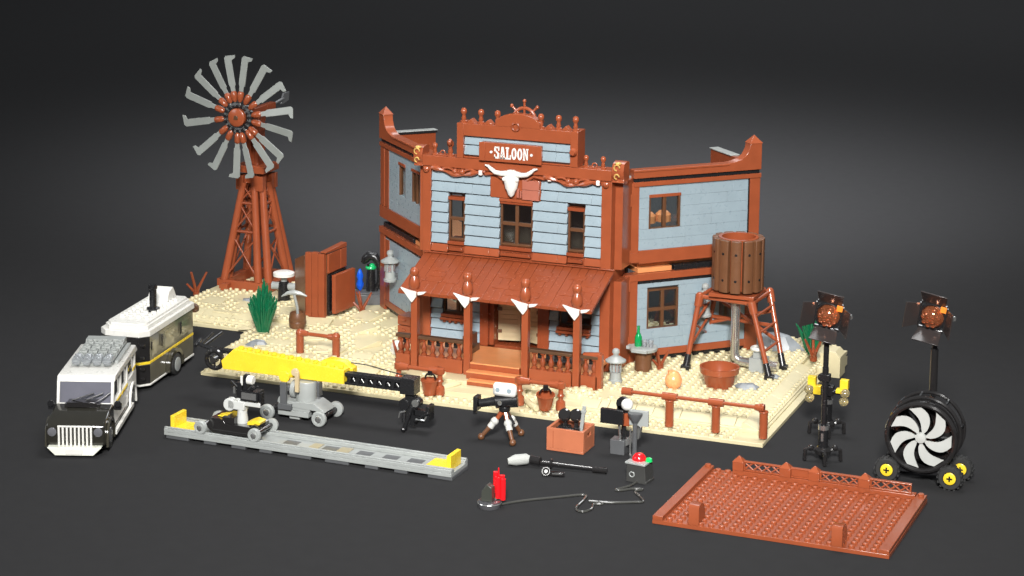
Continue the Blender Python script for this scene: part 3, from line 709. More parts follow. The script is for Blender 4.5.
q = MB(); q.lathe([(.4,0),(.42,.1),(.42,1.0),(.3,1.3),(.16,1.6),(.16,2.2),(.2,2.3)], n=14)
simple('green_bottle', q, plastic('bottle_green', (.01,.35,.1), .08, trans=.4), 'translucent green bottle standing on the grey-topped stump table', 'bottle', (44.7, 17.9, 3.95), bevel=0)
for dx, lb in ((.25, 'clear glass tumbler next to the green bottle on the stump table'), (.95, 'clear glass tumbler at the right edge of the stump table')):
    q = MB(); q.lathe([(.25,0),(.32,.8),(.28,.8),(.22,.08),(.01,.08)], n=12); simple('tumbler', q, CLR, lb, 'glass', (45.2+dx, 17.8+dx*.2, 3.95), bevel=0)
def twig(loc, rz, label, h=2.6, mat=BR2):
    q = MB()
    for a, t, L in ((0, .45, h), (2.2, .5, h*.9), (4.3, .35, h*1.05), (3.3, .8, h*.5)):
        q.path([(0,0,0), (.2*L*t*math.cos(a), .2*L*t*math.sin(a), .3*L), (L*t*math.cos(a), L*t*math.sin(a), L)], .16, 8, [.24, .2, .12])
    q.cyl(0, 0, 0, .5, .42); return simple('dry_branch', q, mat, label, 'branch', loc, rz, 'dry branches stuck in the sand', bevel=0)
twig((46.9, 19.2, 1.2), .3, 'dry red-brown branch beside the stump table', 2.2)
twig((5.9, 27.7, 1.2), .1, 'dry red-brown branch by the grey stone trough', 2.7)
twig((-17.0, 27.3, 1.2), .4, 'dry brown branch at the far left corner of the base behind the trailer', 3.0)
twig((62.0, 29.4, 1.2), 1.9, 'dry brown branch at the right corner beside the dark green bush', 3.0)
twig((19.0, 9.6, 1.2), 2.6, 'dry branch leaning at the left end of the porch railing', 2.4)
q = MB(); q.ball(0, 0, .75, .75, 14); q.box(-.4, .4, -.75, .1, 0, .5)
simple('white_skull', q, WH, 'small white skull on the sand left of the porch', 'skull', (17.2, 13.3, 1.2), -.5)
def bush(loc, label, n, rad, h, seed, curve=.35):
    rnd = random.Random(seed); q = MB()
    for i in range(n):
        a = rnd.uniform(0, 2*PI); rr = rad*math.sqrt(rnd.random()); hh = h*(1.05-.45*(rr/rad))*rnd.uniform(.85, 1.05)
        b = (rr*.3*math.cos(a), rr*.3*math.sin(a), 0); c, s_ = math.cos(a), math.sin(a)
        pts = [b, (rr*.55*c, rr*.55*s_, hh*.4), (rr*.85*c, rr*.85*s_, hh*.75), (rr*(1+curve)*c, rr*(1+curve)*s_, hh)]
        q.path(pts, .2, 6, [.14, .19, .17, .06])
    return simple('desert_shrub', q, GR, label, 'shrub', loc, 0, 'spiky green desert shrubs', bevel=0)
bush((-.9, 14.8, .9), 'dense spiky dark green shrub on the left front of the base', 120, 1.7, 6.5, 3, .12)
bush((61.0, 32.4, 1.2), 'looser dark green shrub behind the left barn-door spotlight', 46, 1.7, 5.6, 9, .15)
# barrel with pickaxe
q = MB(); q.lathe([(.85,0),(.85,.15),(1.0,.5),(1.05,1.0),(1.02,1.05),(1.05,1.1),(1.0,1.7),(.88,2.1),(.75,2.1),(.72,1.8),(.01,1.8)], n=18)
simple('barrel', q, WB, 'small open brown barrel in front of the outhouse', 'barrel', (2.1, 17.8, 1.2), bevel=0)
px = thing('pickaxe', 'grey pickaxe standing handle-down in the brown barrel', 'pickaxe', (2.05, 17.8, 3.0), R(15))
q = MB(); q.path([(0.1,0,-.2), (0,0,1), (-.35,0,2.5)], .17, 8); obj('handle', q, LG, px, bevel=0)
q = MB(); q.path([(-1.9,0,2.15), (-1.1,0,2.6), (-.35,0,2.7), (.4,0,2.62), (1.2,0,2.3)], .3, 8, [.06, .24, .32, .24, .08]); obj('pick_head', q, LG, px, bevel=0)
ph = thing('hand_valve', 'black pipe fitting with white round wheel between windmill and outhouse', 'valve', (-5.5, 29.0, 1.2))
q = MB(); q.lathe([(.8,0),(.75,1.5),(.6,2.6)], n=12); obj('body', q, BK, ph, bevel=0)
q = MB(); q.tube((-1.6,0,1.9), (1.6,0.3,1.9), .5, .5, 12); q.tube((0,0,2.4), (0,0,3.2), .4, .4, 10); obj('pipe', q, LG, ph, bevel=0)
q = MB(); q.lathe([(.6,3.1),(1.35,3.3),(1.35,3.7),(.9,3.85)], n=18); obj('wheel', q, WH, ph, bevel=0)
# stone slab with pump and water
q = MB(); q.prism([(-2.6,-1.2),(2.7,-1.4),(2.9,1.1),(1.5,1.5),(-2.5,1.3)], 0, 1.3, 'z'); q.box(-1.8, 2.0, -.9, .9, 1.3, 1.5)
simple('stone_trough', q, DG, 'grey stone trough slab between outhouse and saloon', 'trough', (4.0, 32.3, 1.2), .55)
pu = thing('water_pump', 'black curved hand pump with green collar and blue water on the stone trough', 'pump', (4.6, 33.0, 2.65), .2)
q = MB(); q.tube((0,0,0), (0,0,3.4), .62, .5, 12); q.path([(.6,0,.1), (1.1,0,1.2), (1.2,0,2.6), (1.0,0,3.7), (.5,0,4.4), (-.2,0,4.5), (-.7,0,4.0), (-1.0,0,3.5)], .34, 10, [.3,.3,.36,.46,.56,.6,.55,.3]); obj('pump_body', q, BK, pu, bevel=0)
q = MB(); q.ring(.5, .2, T(0, 0, 3.0), 16); q.ball(.2, -.2, 3.2, .4); obj('green_collar', q, plastic('bright_green', (.01,.4,.12), .15), pu, bevel=0)
q = MB(); q.lathe([(.1,0),(.4,.4),(.5,.9),(.32,1.4),(.45,1.9),(.3,2.4),(.1,2.8)], T(-1.35, -.2, .0), 10); obj('water_splash', q, BLU, pu, bevel=0)
# drawers at the saloon's left side
q = MB()
for k in range(3): q.box(-.9, .9, -1.1, 1.1, k*1.15, k*1.15+1.05)
for k in range(3): q.box(-.25, .25, -1.3, -1.1, k*1.15+.45, k*1.15+.7)
q.box(.95, 2.1, -.9, 1.1, 0, 2.6)
simple('stacked_drawers', q, BR, 'stack of red-brown drawers against the left wing wall', 'drawers', (16.6, 18.0, 1.2), -.2)
# rocks
def rock(loc, s, label, seed, mat=DG, rz=0):
    rnd = random.Random(seed); q = MB(); n = 8
    prof = [(1, 0), (.95, .35), (.6, .9), (.2, 1.0)]; v = []; f = []
    for j, (r, z) in enumerate(prof):
        for i in range(n): a = 2*PI*i/n; k = rnd.uniform(.8, 1.15); v.append((r*k*math.cos(a)*s[0], r*k*math.sin(a)*s[1], z*s[2]*rnd.uniform(.85, 1.1) if j else 0))
    for j in range(3):
        for i in range(n): f.append((j*n+i, j*n+(i+1)%n, (j+1)*n+(i+1)%n, (j+1)*n+i))
    f += [tuple(range(n))[::-1], tuple(range(3*n, 4*n))]; q.add(v, f); o = tag(obj('rock', q, mat, bevel=.05, ang=15), label, 'rock', 'grey stones on the sand'); return place(o, loc, rz)
RK = plastic('rock_grey', (0.20, 0.215, 0.23), .4, var=.25)
rock((56.4, 33.0, 1.2), (3.3, 1.8, 1.7), 'large grey boulder behind the water tank trestle', 2, RK)
rock((57.9, 15.8, 1.2), (1.4, .8, .6), 'flat blue-grey stone right of the wash tub', 4, RK, .3)
rock((59.6, 20.9, 1.2), (.8, .6, .4), 'small grey stone near the right-hand slope', 5, RK)
rock((-9.4, 26.8, 1.2), (.9, .6, .5), 'small grey stone in front of the windmill base', 6, RK)
rock((1.2, 9.6, .8), (1.7, .7, 1.1), 'flat grey stone at the left front edge behind the yellow crane', 7, RK, .2)
# hitching rails
def post(mb, x, z0, z1, r=.45): mb.cyl(x, 0, z0, z1, r, 14)
hr = thing('hitching_rail', 'long red-brown hitching rail with three posts along the right front edge', 'rail', (46.7, 1.4, .4), 0, 'hitching rails')
q = MB(); q.tube((1.9, 0, 3.35), (16.9, 0, 3.35), .2, .2, 10)
for x in (2.0, 16.7): q.tube((x-.3, 0, 3.35), (x+.8 if x < 3 else x+.3, 0, 3.35), .42, .42, 12)
for x in (6.9, 11.9): q.tube((x-.8, 0, 3.35), (x+.8, 0, 3.35), .42, .42, 12)
q.tube((16.0, 0, 3.35), (16.8, 0, 3.35), .3, .48, 12)
obj('rail_bar', q, BR, hr, bevel=0)
for x in (6.9, 11.9, 16.95): q = MB(); q.cyl(x, 0, .2, 2.9, .45, 14); q.ring(.42, .1, T(x, 0, 2.95), 14, 6); obj('post', q, BR, hr, bevel=0)
def turned(mb, x): mb.lathe([(.5,0),(.55,.25),(.5,.9),(.28,1.1),(.28,1.35),(.42,1.55),(.28,1.75),(.28,2.3),(.5,2.4),(.5,3.0),(.3,3.1)], T(x, 0, 0), 14)
def rail2(loc, L, label):
    t = thing('hitching_rail', label, 'rail', loc, 0, 'hitching rails')
    for x in (0, L): q = MB(); turned(q, x); obj('post', q, BR, t, bevel=0)
    q = MB(); q.tube((0, 0, 2.7), (L, 0, 2.7), .24, .24, 10); q.tube((.2, 0, 2.7), (1.2, 0, 2.7), .5, .36, 12); q.tube((L-1.2, 0, 2.7), (L-.2, 0, 2.7), .36, .5, 12); obj('rail_bar', q, BR, t, bevel=0)
rail2((22.4, 2.2, .5), 4.9, 'short turned hitching rail left of the porch steps')
rail2((36.5, 2.4, .5), 4.7, 'short turned hitching rail right of the porch steps')
t = thing('hitching_rail', 'small plain hitching rail behind the yellow camera crane', 'rail', (6.9, 9.0, .9), .04, 'hitching rails')
for x in (0, 4.5): q = MB(); q.cyl(x, 0, 0, 2.6, .45, 14); q.ball(x, 0, 2.6, .5); obj('post', q, BR, t, bevel=0)
q = MB(); q.tube((0, 0, 2.6), (4.5, 0, 2.5), .22, .22, 10); q.tube((0,0,2.6), (1, 0, 2.6), .48, .3); q.tube((3.5,0,2.53), (4.5, 0, 2.5), .3, .48); obj('rail_bar', q, BR, t, bevel=0)
def bucket(loc, rz, tilt, label):
    t = thing('bucket', label, 'bucket', loc, rz, 'buckets by the hitching rails'); M_ = RX(tilt)
    q = MB(); q.lathe([(.65,0),(.95,1.5),(1.02,1.55),(1.02,1.7),(.9,1.7),(.6,.15),(.01,.15)], M_, 20); obj('pail', q, BR, t, bevel=0)
    q = MB(); q.ring(.6, .1, M_ @ T(0, .2, 1.7) @ RX(PI/2), 14, 6, 0, PI); q.box(-.25, .25, 0, .4, 2.1, 2.6, M_); obj('handle', q, BK, t, bevel=0)
bucket((26.3, 1.7, .6), 0, 0, 'upright red-brown bucket hanging at the left hitching rail')
bucket((39.8, 1.4, .75), .5, R(10), 'tilted red-brown bucket hanging at the right hitching rail')
# lanterns
def lantern():
    t = thing('lantern', 'x', 'lantern', (0,0,0), 0, 'grey lanterns around the saloon')
    q = MB(); q.lathe([(.75,0),(.8,.25),(.65,.4),(.6,1.2)], n=14); obj('base', q, LG, t, bevel=0)
    q = MB(); q.lathe([(.62,1.2),(.62,2.3),(.45,2.4)], n=14); obj('glass', q, CLR, t, bevel=0)
    q = MB(); q.box(-.12, .12, -.66, -.6, 1.3, 2.3).box(-.66, -.58, -.1, .1, 1.2, 2.3).box(.58, .66, -.1, .1, 1.2, 2.3).box(-.4,-.3,-.6,-.5,1.2,2.3).box(.3,.4,-.6,-.5,1.2,2.3); obj('cage_bar', q, LG, t, bevel=0)
    q = MB(); q.lathe([(.2,1.25),(.25,1.6),(.12,2.1)], n=8); obj('flame', q, plastic('flame_red', (.75,.12,.05), .2), t, bevel=0)
    q = MB(); q.lathe([(1.15,2.4),(1.15,2.55),(.5,2.95),(.3,3.05),(.3,3.2),(.42,3.4),(.38,3.7),(.15,3.85)], n=18); obj('cap', q, LG, t, bevel=0)
    return t
ln = lantern(); ln.location = (44.0, 12.2, 1.2); ln['label'] = 'grey lantern standing on the sand at the right end of the porch'
def wpos(side, s, d):
    return (43.1+H*s-H*d, 20+H*s+H*d) if side == 'r' else (18.2-H*s+H*d, 20+H*s+H*d)
for side, s, z, lb in (('r', 8.9, 6.1, 'grey lantern hanging on the right wing wall behind the water tank'), ('l', 10.4, 5.9, 'grey lantern hanging on the left wing wall above the drawers')):
    x, y = wpos(side, s, -1.0); l2 = dup(ln, (x, y, z), R(40) if side == 'r' else R(-40), lb)
    b = MB(); b.box(-.15, .15, .55, 1.1, .5, .9).tube((0, .3, .3), (0, 1.0, .3), .2); obj('wall_bracket', b, DG, l2)
def tlamp(name, x, y, z, label, col):
    q = MB(); q.lathe([(.5,0),(.2,.2),(.2,.8),(.9,1.0),(.9,1.8),(.5,2.2),(.05,2.3)], n=14); simple(name, q, col, label, 'vase', (x, y, z), bevel=0)
x, y = wpos('r', 2.9, 2.0); tlamp('vase', x, y, 15.9, 'made-up peach vase for the pink reflection in the left pane of the upper right-wing window', ORG)  # vases made up to give the pink reflections in the window
x, y = wpos('r', 4.9, 2.1); tlamp('vase', x, y, 15.9, 'made-up peach vase for the pink reflection in the right pane of the upper right-wing window', ORG)
q = MB(); q.box(-2.6, 2.6, -.8, .8, 2.9, 3.2).box(-2.4, -2, -.6, .6, 0, 2.9).box(2, 2.4, -.6, .6, 0, 2.9); x, y = wpos('r', 4, 2.0)
simple('side_table', q, DB, 'low dark table just inside the upper right-wing window', 'table', (x, y, 12.7), R(45))

# ------------------------------------------------------------------ off-road car
CA = thing('car', 'white and black off-road car with ribbed grille and grey lamps on its roof', 'car', (1.55, -29.6, 0), math.atan2(.355, .935))
# local: x to the car's left-right, y backwards, z up
q = MB(); q.prism([(0, 1.0), (0, 3.0), (.5, 3.45), (4.9, 3.9), (4.9, 1.0)], -2.95, 2.95, 'x'); q.box(-2.9, 2.9, 4.9, 17.6, 1.0, 1.6); obj('bonnet_and_wings', q, plastic('bonnet_black', (.02,.019,.015), .12, coat=.4), CA, bevel=.18)
q = MB(); q.box(-2.9, 2.9, 4.9, 17.6, 1.6, 3.9); q.box(2.95, 3.3, 4.4, 14, .8, 1.25).box(-3.3, -2.95, 4.4, 14, .8, 1.25); bd = obj('body', q, WH, CA)
q = MB(); q.prism([(5.6, 6.2), (5.9, 6.55), (17.4, 6.55), (18.3, 5.9), (18.2, 5.7), (5.4, 5.95)], -2.95, 2.95, 'x'); q.box(-2.95, -2.65, 17.2, 17.5, 3.9, 6)
rf = obj('roof', q, WH, CA, bevel=.1)
q = MB()
for s_ in (-1, 1):
    q.prism([(4.9, 3.9), (5.35, 6.0), (5.7, 6.0), (5.4, 3.9)], s_*2.75-.15, s_*2.75+.15, 'x'); q.box(s_*2.75-.14, s_*2.75+.14, 9.0, 9.5, 3.9, 5.95).box(s_*2.75-.14, s_*2.75+.14, 12.6, 13.0, 3.9, 5.95).box(s_*2.75-.15, s_*2.75+.15, 16.8, 17.4, 3.9, 5.95)
split_obj('window_pillar', q, WH, CA)
q = MB(); q.prism([(5.0, 3.92), (5.45, 5.95), (5.55, 5.95), (5.12, 3.92)], -2.58, 2.58, 'x'); obj('windscreen', q, TBK, CA, bevel=0)
q = MB(); q.box(2.6, 2.7, 5.6, 9, 3.95, 5.9).box(2.6, 2.7, 9.5, 12.6, 3.95, 5.9).box(2.6, 2.7, 13, 16.8, 3.95, 5.9).box(-2.7, -2.6, 5.6, 16.8, 3.95, 5.9); split_obj('side_window', q, BKG, CA, bevel=0)
q = MB(); q.box(2.9, 2.96, 5.4, 8.8, 3.5, 3.75).box(2.9, 2.96, 9.4, 12.5, 3.5, 3.75).box(2.9, 2.96, 15.5, 17.0, 4.2, 4.5); split_obj('yellow_stripe', q, YE, CA, bevel=0)
q = MB()
for k in range(9): x = -1.6+k*.4; q.box(x-.1, x+.1, -.28, 0, .95, 2.95)
q.box(-1.75, 1.75, -.24, 0, 2.95, 3.1).box(-1.75, 1.75, -.26, 0, .85, 1.0); obj('grille', q, WH, CA)
q = MB(); q.prism([(-2.7, 1.05), (2.7, 1.05), (1.9, .25), (-1.9, .25)], -.8, .25, 'y'); obj('bumper', q, plastic('cream_white', (.75, .76, .66), .3), CA)
q = MB(); q.box(-.85, .85, -.86, -.8, .35, .95); obj('number_plate', q, WH, CA)
for s_ in (-1, 1):
    q = MB(); q.lathe([(.45, 0), (.45, .15), (.3, .22)], T(s_*2.3, -.02, 2.45) @ RX(PI/2), 14); obj('headlight', q, plastic('dark_lamp', (.12,.12,.13), .08, coat=1) if s_ < 0 else MATS['dark_lamp'], CA, bevel=0)
    q = MB(); q.box(s_*3.35-.35, s_*3.35+.35, 4.6, 5.2, 3.3, 3.9); q.tube((s_*2.9, 4.9, 3.5), (s_*3.6, 4.7, 3.5), .15); q.lathe([(.35,0),(.35,.2)], T(s_*3.4, 4.55, 4.0) @ RX(PI/2), 12); obj('wing_mirror', q, BK, CA)
    for y in (2.4, 14.6):
        q = MB(); q.lathe([(1.3,0),(1.45,.12),(1.45,.78),(1.3,.9)], T(s_*2.62-.45, y, 1.45) @ RY(PI/2), 26); wo = obj('wheel', q, RUB, CA, bevel=0)
        q = MB(); q.lathe([(.85,0),(.8,.06),(.3,.1)], T(s_*3.04 if s_ > 0 else s_*3.12, y, 1.45) @ RY(PI/2*s_), 20); obj('rim', q, SIL, wo, bevel=0)
        q = MB(); n = 10
        q.prism([(y-1.9, .7)] + [(y-1.8*math.cos(PI*i/n), 1.4+1.9*math.sin(PI*i/n)) for i in range(n+1)] + [(y+1.9, .7), (y+1.6, .7)] + [(y+1.55*math.cos(PI*i/n), 1.3+1.6*math.sin(PI*i/n)) for i in range(n+1)] + [(y-1.6, .7)], s_*2.98-.12+.1*s_, s_*2.98+.12+.1*s_, 'x')
        obj('wheel_arch', q, OL if y < 5 else WH, CA, bevel=.03)
q = MB(); q.box(-1.6, 1.4, 3.6, 4.9, 3.82, 4.35).box(-1.9, 1.7, 3.9, 4.7, 3.8, 4.1)
obj('bonnet_vent', q, BKG, CA)
q = MB(); q.path([(-1.2, 4.3, 4.35), (-.4, 4.5, 4.6), (1.0, 4.75, 5.0)], .07, 6); q.path([(1.4, 4.3, 4.3), (2.0, 4.5, 4.6), (2.6, 4.8, 5.05)], .07, 6); q.path([(.2, 4.3, 4.35), (1.0, 4.5, 4.7), (1.9, 4.8, 5.0)], .07, 6); split_obj('wiper', q, BK, CA, bevel=0)
q = MB()
q.box(-2.2, 2.0, 9.0, 17.4, 6.56, 7.0).box(-2.15, 1.95, 16.2, 17.6, 7.0, 7.45).box(2.1, 2.5, 10, 17, 6.56, 6.9)
for i in range(4):
    for j in range(4): q.box(-2.05+i*1.05, -1.2+i*1.05, 10.4+j*1.7, 11.5+j*1.7, 7.0, 7.3); q.cyl(-1.62+i*1.05, 10.95+j*1.7, 7.3, 7.5, .3, 10)
rk_ = obj('roof_rack', q, LG, CA)
for i in range(4):
    q = MB(); q.lathe([(.5,0),(.5,1.3),(.42,1.42)], T(-1.6+i*1.06, 10.0, 7.2) @ RX(PI/2), 16); obj('roof_lamp', q, CLR, rk_, bevel=0)

# ------------------------------------------------------------------ trailer
TR = thing('camper_trailer', 'dark olive and black camper trailer with yellow stripe, white roof and black chimney', 'trailer', (-5.8, -8.5, 0), math.atan2(.13, .99))
Lh = 13.9
out = [(-1.9, 0), (1.9, 0), (2.75, .9), (2.75, Lh-.6), (2.2, Lh), (-2.2, Lh), (-2.75, Lh-.6), (-2.75, .9)]
def scaled(k): return [(x*k, Lh/2+(y-Lh/2)*(1-(1-k)*.4)) for x, y in out]
q = MB(); q.prism(out, .75, 2.95, 'z'); q.prism(out, 3.25, 6.1, 'z'); obj('body', q, plastic('trailer_olive', (.13,.12,.085), .14, coat=.5), TR)
q = MB(); q.prism(scaled(1.012), 2.95, 3.25, 'z'); obj('yellow_stripe', q, YE, TR)
q = MB(); q.prism(scaled(1.03), .55, .75, 'z'); obj('chrome_skirt', q, WH, TR)
q = MB(); q.prism(scaled(1.05), 6.1, 6.75, 'z'); q.prism(scaled(.9), 6.75, 7.2, 'z'); q.prism(scaled(.82), 7.2, 7.45, 'z')
for i in range(4):
    for j in range(9): q.stud(-1.4+i*.95, 3.2+j*1.0, 7.45)
q.prism([(9.4, 7.4), (10.2, 8.7), (11.3, 9.0), (11.8, 8.4), (12.4, 7.4)], -1.2, 1.2, 'x')
obj('roof', q, WH, TR)
q = MB(); q.lathe([(.75,7.45),(.75,7.8),(.4,7.9),(.4,9.9),(.5,10.0),(.5,10.4),(.3,10.4)], T(.9, 6.3, 0), 16); obj('chimney', q, BK, TR, bevel=0)
q = MB()
for z in (1.2, 2.3, 3.6, 5.0): q.box(1.9, 2.35, .0, .45, z, z+.3, T(.1, -.02, 0))
q.prism([(-1.9,-.05),(1.9,-.05),(2.8,.87),(2.72,.93),(1.86,.02),(-1.86,.02)], .8, 2.9, 'z'); q.prism([(-1.9,-.05),(1.9,-.05),(2.8,.87),(2.72,.93),(1.86,.02),(-1.86,.02)], 3.3, 6.05, 'z'); q.box(-1.8, 1.8, -.16, -.05, 3.5, 5.6).box(-1.8, 1.8, -.16, -.05, 1.1, 2.7); split_obj('front_panel', q, BKG, TR)
q = MB(); q.box(2.75, 2.82, 1.4, 2.6, 3.7, 5.4).box(2.75, 2.82, 5.0, 7.6, 3.6, 5.6).box(2.75, 2.82, 9.6, 12.6, 3.7, 5.4); split_obj('side_window', q, plastic('olive_pane', (.16,.15,.10), .05, coat=1), TR, bevel=0)
q = MB(); q.box(2.83, 2.95, 3.9, 4.2, 4.2, 5.5).box(2.83, 2.95, 9.3, 9.6, 4.2, 5.5).box(2.83, 2.95, 1.0, 1.3, 4.6, 5.4); split_obj('handle', q, BK, TR)
q = MB(); n = 10; q.prism([(6.0-.9, .8)] + [(7.2-2.1*math.cos(PI*i/n), 1.2+1.9*math.sin(PI*i/n)) for i in range(n+1)] + [(9.3, .8), (8.9, .8)] + [(7.2+1.7*math.cos(PI*i/n), 1.1+1.5*math.sin(PI*i/n)) for i in range(n+1)] + [(5.5, .8)], 2.75, 3.3, 'x'); obj('wheel_arch', q, OL, TR)
for s_ in (-1, 1):
    q = MB(); q.lathe([(1.1,0),(1.25,.1),(1.25,.8),(1.1,.9)], T(s_*2.9-.45, 7.2, 1.25) @ RY(PI/2), 24); wo = obj('wheel', q, RUB, TR, bevel=0)
    q = MB(); q.lathe([(.8,0),(.8,.06),(.2,.12)], T(s_*3.36, 7.2, 1.25) @ RY(PI/2*s_), 20); obj('rim', q, LG, wo, bevel=0)
q = MB(); q.box(-.3, .3, -2.2, 0, .9, 1.2); obj('tow_bar', q, DG, TR)
q = MB(); q.lathe([(.5,0),(.55,.3),(.3,.6)], T(2.6, Lh+.1, 5.9) @ RX(-PI/2), 12); q.box(2.0, 3.0, Lh-.2, Lh+.6, 5.5, 5.8); obj('rear_light', q, DB, TR)

# ------------------------------------------------------------------ camera track and dolly
TK = thing('camera_track', 'long grey dolly track with yellow end stops lying across the floor', 'track', (6.75, -21.3, 0), R(-1.1))
q = MB(); q.box(0, 32.15, 0, 4.0, .35, .7); q.box(0, 32.15, 0, .75, .7, 1.05).box(0, 32.15, 3.3, 4.0, .7, 1.05).box(0, 32.15, .1, .35, 1.05, 1.2).box(0, 32.15, 3.6, 3.85, 1.05, 1.2)
obj('rail', q, LG, TK)
q = MB()
for x, wd_ in ((.2, 2.6), (4.6, 1.4), (7.8, 1.6), (11, 1.4), (14.2, 2.6), (18.4, 2.6), (22.8, 1.4), (26, 1.4), (29.6, 2.6)): q.box(x, x+wd_, .1, 3.9, 0, .35)
split_obj('sleeper', q, DG, TK)
q = MB()
for x in (12.8, 17.2, 21.0, 23.9, 26.6): q.box(x, x+1.6, 1.2, 2.8, .7, .715)
split_obj('slot', q, DG, TK, bevel=0)
q = MB(); q.box(15.8, 16.9, 1.0, 3.0, .715, .76).box(18.9, 20.2, 1.0, 3.0, .715, .76); split_obj('tan_tile', q, plastic('tile_tan', (.30,.26,.17), .3), TK)
for x0, x1, xa, xb in ((.3, .75, .75, 3.1), (31.3, 31.75, 29.0, 31.3)):
    q = MB(); q.box(x0, x1, .8, 3.25, .7, 2.2); q.box(xa, xb, .8, 3.25, .7, .95); obj('end_stop', q, YE, TK)
def wheelset(parent, pts, r, mat_t=LG, M=Matrix()):
    for (x, y, s_) in pts:
        q = MB(M @ T(x, y, r) @ RX(PI/2*s_)); q.lathe([(r*.72, 0), (r, .1), (r, .4), (r*.9, .5), (r*.6, .5), (r*.5, .42), (.01, .42)], n=22); wo = obj('wheel', q, mat_t, parent, bevel=0)
        q = MB(M @ T(x, y, r) @ RX(PI/2*s_)); q.lathe([(r*.42, .42), (r*.42, .56), (r*.3, .6)], n=14); obj('hub_cap', q, SIL if mat_t == LG else YE, wo, bevel=0)
DO = thing('camera_dolly', 'small black dolly with grey wheels and white jointed camera arm on the track', 'dolly', (14.1, -19.4, .95), R(-1))
wheelset(DO, [(-3.1, -1.6, 1), (3.1, -1.6, 1), (-3.1, 1.6, -1), (3.1, 1.6, -1)], .70)
q = MB(); q.prism([(-2.9, .7), (-2.3, 1.7), (-.9, 1.6), (-.6, 1.2), (2.2, 1.2), (2.6, 1.5), (3.1, 1.4), (3.1, .6), (2.2, .15), (-2.2, .15)], -1.2, 1.2); q.tube((-3.1, -1.6, .78), (-3.1, 1.6, .78), .25); q.tube((3.1, -1.6, .78), (3.1, 1.6, .78), .25); q.box(-1.0, .4, -1.15, 1.15, 1.2, 1.9)
obj('chassis', q, BKG, DO)
q = MB(); q.prism([(1.7,1.25),(3.1,1.42),(3.2,1.7),(2.4,1.85),(1.7,1.6)], -.8, .5); q.prism([(-1.9,1.72),(-1.0,1.95),(-.7,1.95),(-.8,1.62)], -.6, .5); split_obj('yellow_panel', q, YE, DO)
q = MB(); q.lathe([(.6,1.1),(.6,1.6),(.5,2.2),(.5,3.2)], T(.7, 0, 0), 16); q.lathe([(.65,-.4),(.65,.4)], T(-.6, -.1, 3.0) @ RX(PI/2), 18); q.box(-.7, 1.2, -.5, .4, 2.6, 3.5).box(.4, 3.0, -.45, .45, 3.1, 3.6).box(.2, .9, -.3, .3, 3.5, 4.6)
obj('white_arm', q, plastic('arm_grey', (.50,.51,.49), .3), DO, bevel=.06)
DSC = T(1.0, 0, 3.6) @ Matrix.Scale(.76, 4) @ T(-1.0, 0, -3.6)
q = MB(DSC); q.lathe([(.4,0),(.4,.05)], T(-1.1, -.58, 2.85) @ RX(PI/2), 14); q.box(.8, 3.4, -.9, .9, 3.75, 5.1).box(3.4, 3.7, -.5, .5, 3.2, 4.9).box(0, .8, -.5, .5, 3.9, 6.0).box(1.0, 1.6, -.4, .4, 5.1, 7.1)
q.tube((.1, -.4, 5.4), (-.7, -.6, 6.2), .22); q.tube((-.2, .2, 4.6), (-.9, .1, 5.4), .25); q.tube((2.3, -.4, 5.2), (3.4, -.6, 5.9), .14); q.tube((1.8,-.3,5.1), (2.4,-.2,5.7), .3); cm = obj('camera', q, BK, DO)
q = MB(DSC); q.lathe([(.62,0),(.62,.75),(.5,.85)], T(1.62, -.2, 6.5) @ RY(PI/2), 16); q.box(.6, .95, -.5, -.41, 5.7, 7.0); split_obj('film_reel', q, WH, cm)
q = MB(DSC); q.box(1.0, 3.2, -.95, -.9, 4.0, 4.9); q.box(-.4,-.1,-.66,-.5,4.5,5.4); split_obj('camera_screen', q, SIL, cm, bevel=0)

# ------------------------------------------------------------------ crane
CD = thing('crane_cart', 'grey four-wheeled crane cart with drum column in front of the base', 'cart', (16.5, -9.6, 0), R(-1))
wheelset(CD, [(-3.0, -1.7, 1), (3.1, -1.7, 1), (-3.0, 1.7, -1), (3.1, 1.7, -1)], .82)
q = MB(); q.box(-2.1, 1.5, -1.3, 1.3, .5, 1.1).box(-1.9, 1.6, -1.2, 1.2, 1.1, 1.5).prism([(-2.1, 1.52), (3.4, 1.3), (3.0, 1.6), (2.0, 2.15), (-2.0, 1.95)], -1.25, 1.25).box(-.9, .3, -1.0, 1.0, .1, .5); obj('chassis', q, LG, CD)
q = MB(); q.tube((-3.0, -1.7, .82), (-3.0, 1.7, .82), .3); q.tube((3.1, -1.7, .82), (3.1, 1.7, .82), .3); q.box(-2.9, -2.0, -.6, .6, .7, 1.3).box(1.5, 2.9, -.6, .6, .7, 1.4); split_obj('axle', q, BK, CD)
q = MB(); q.lathe([(1.0,1.9),(1.1,2.0),(1.15,4.0),(1.1,4.1)], T(.5, .2, 0), 24); q.lathe([(.95,-.2),(.95,.3)], T(-.9, .3, 3.0) @ RY(PI/2), 18); obj('drum', q, LG, CD)
q = MB(); q.box(-1.7, -1.0, -1.6, -1.2, 1.3, 4.1).box(-1.9, -.4, -1.7, -1.1, 1.2, 1.8).box(1.9, 2.2, -.2, .6, 2.6, 4.2).box(-1.4,-1.1,-.9,-.2,3,3.6); split_obj('clamp_arm', q, DG, CD)
q = MB(); q.box(.0, .45, -1.5, -1.2, 3.2, 5.4); q.lathe([(.4,0),(.4,.35)], T(-.05, -1.1, 5.3) @ RX(PI/2), 14); obj('pin_bracket', q, DTAN, CD)
CR = thing('camera_crane', 'long yellow camera crane boom with black truss end and hanging black camera', 'crane', (16.2, -6.2, 5.6), 0)
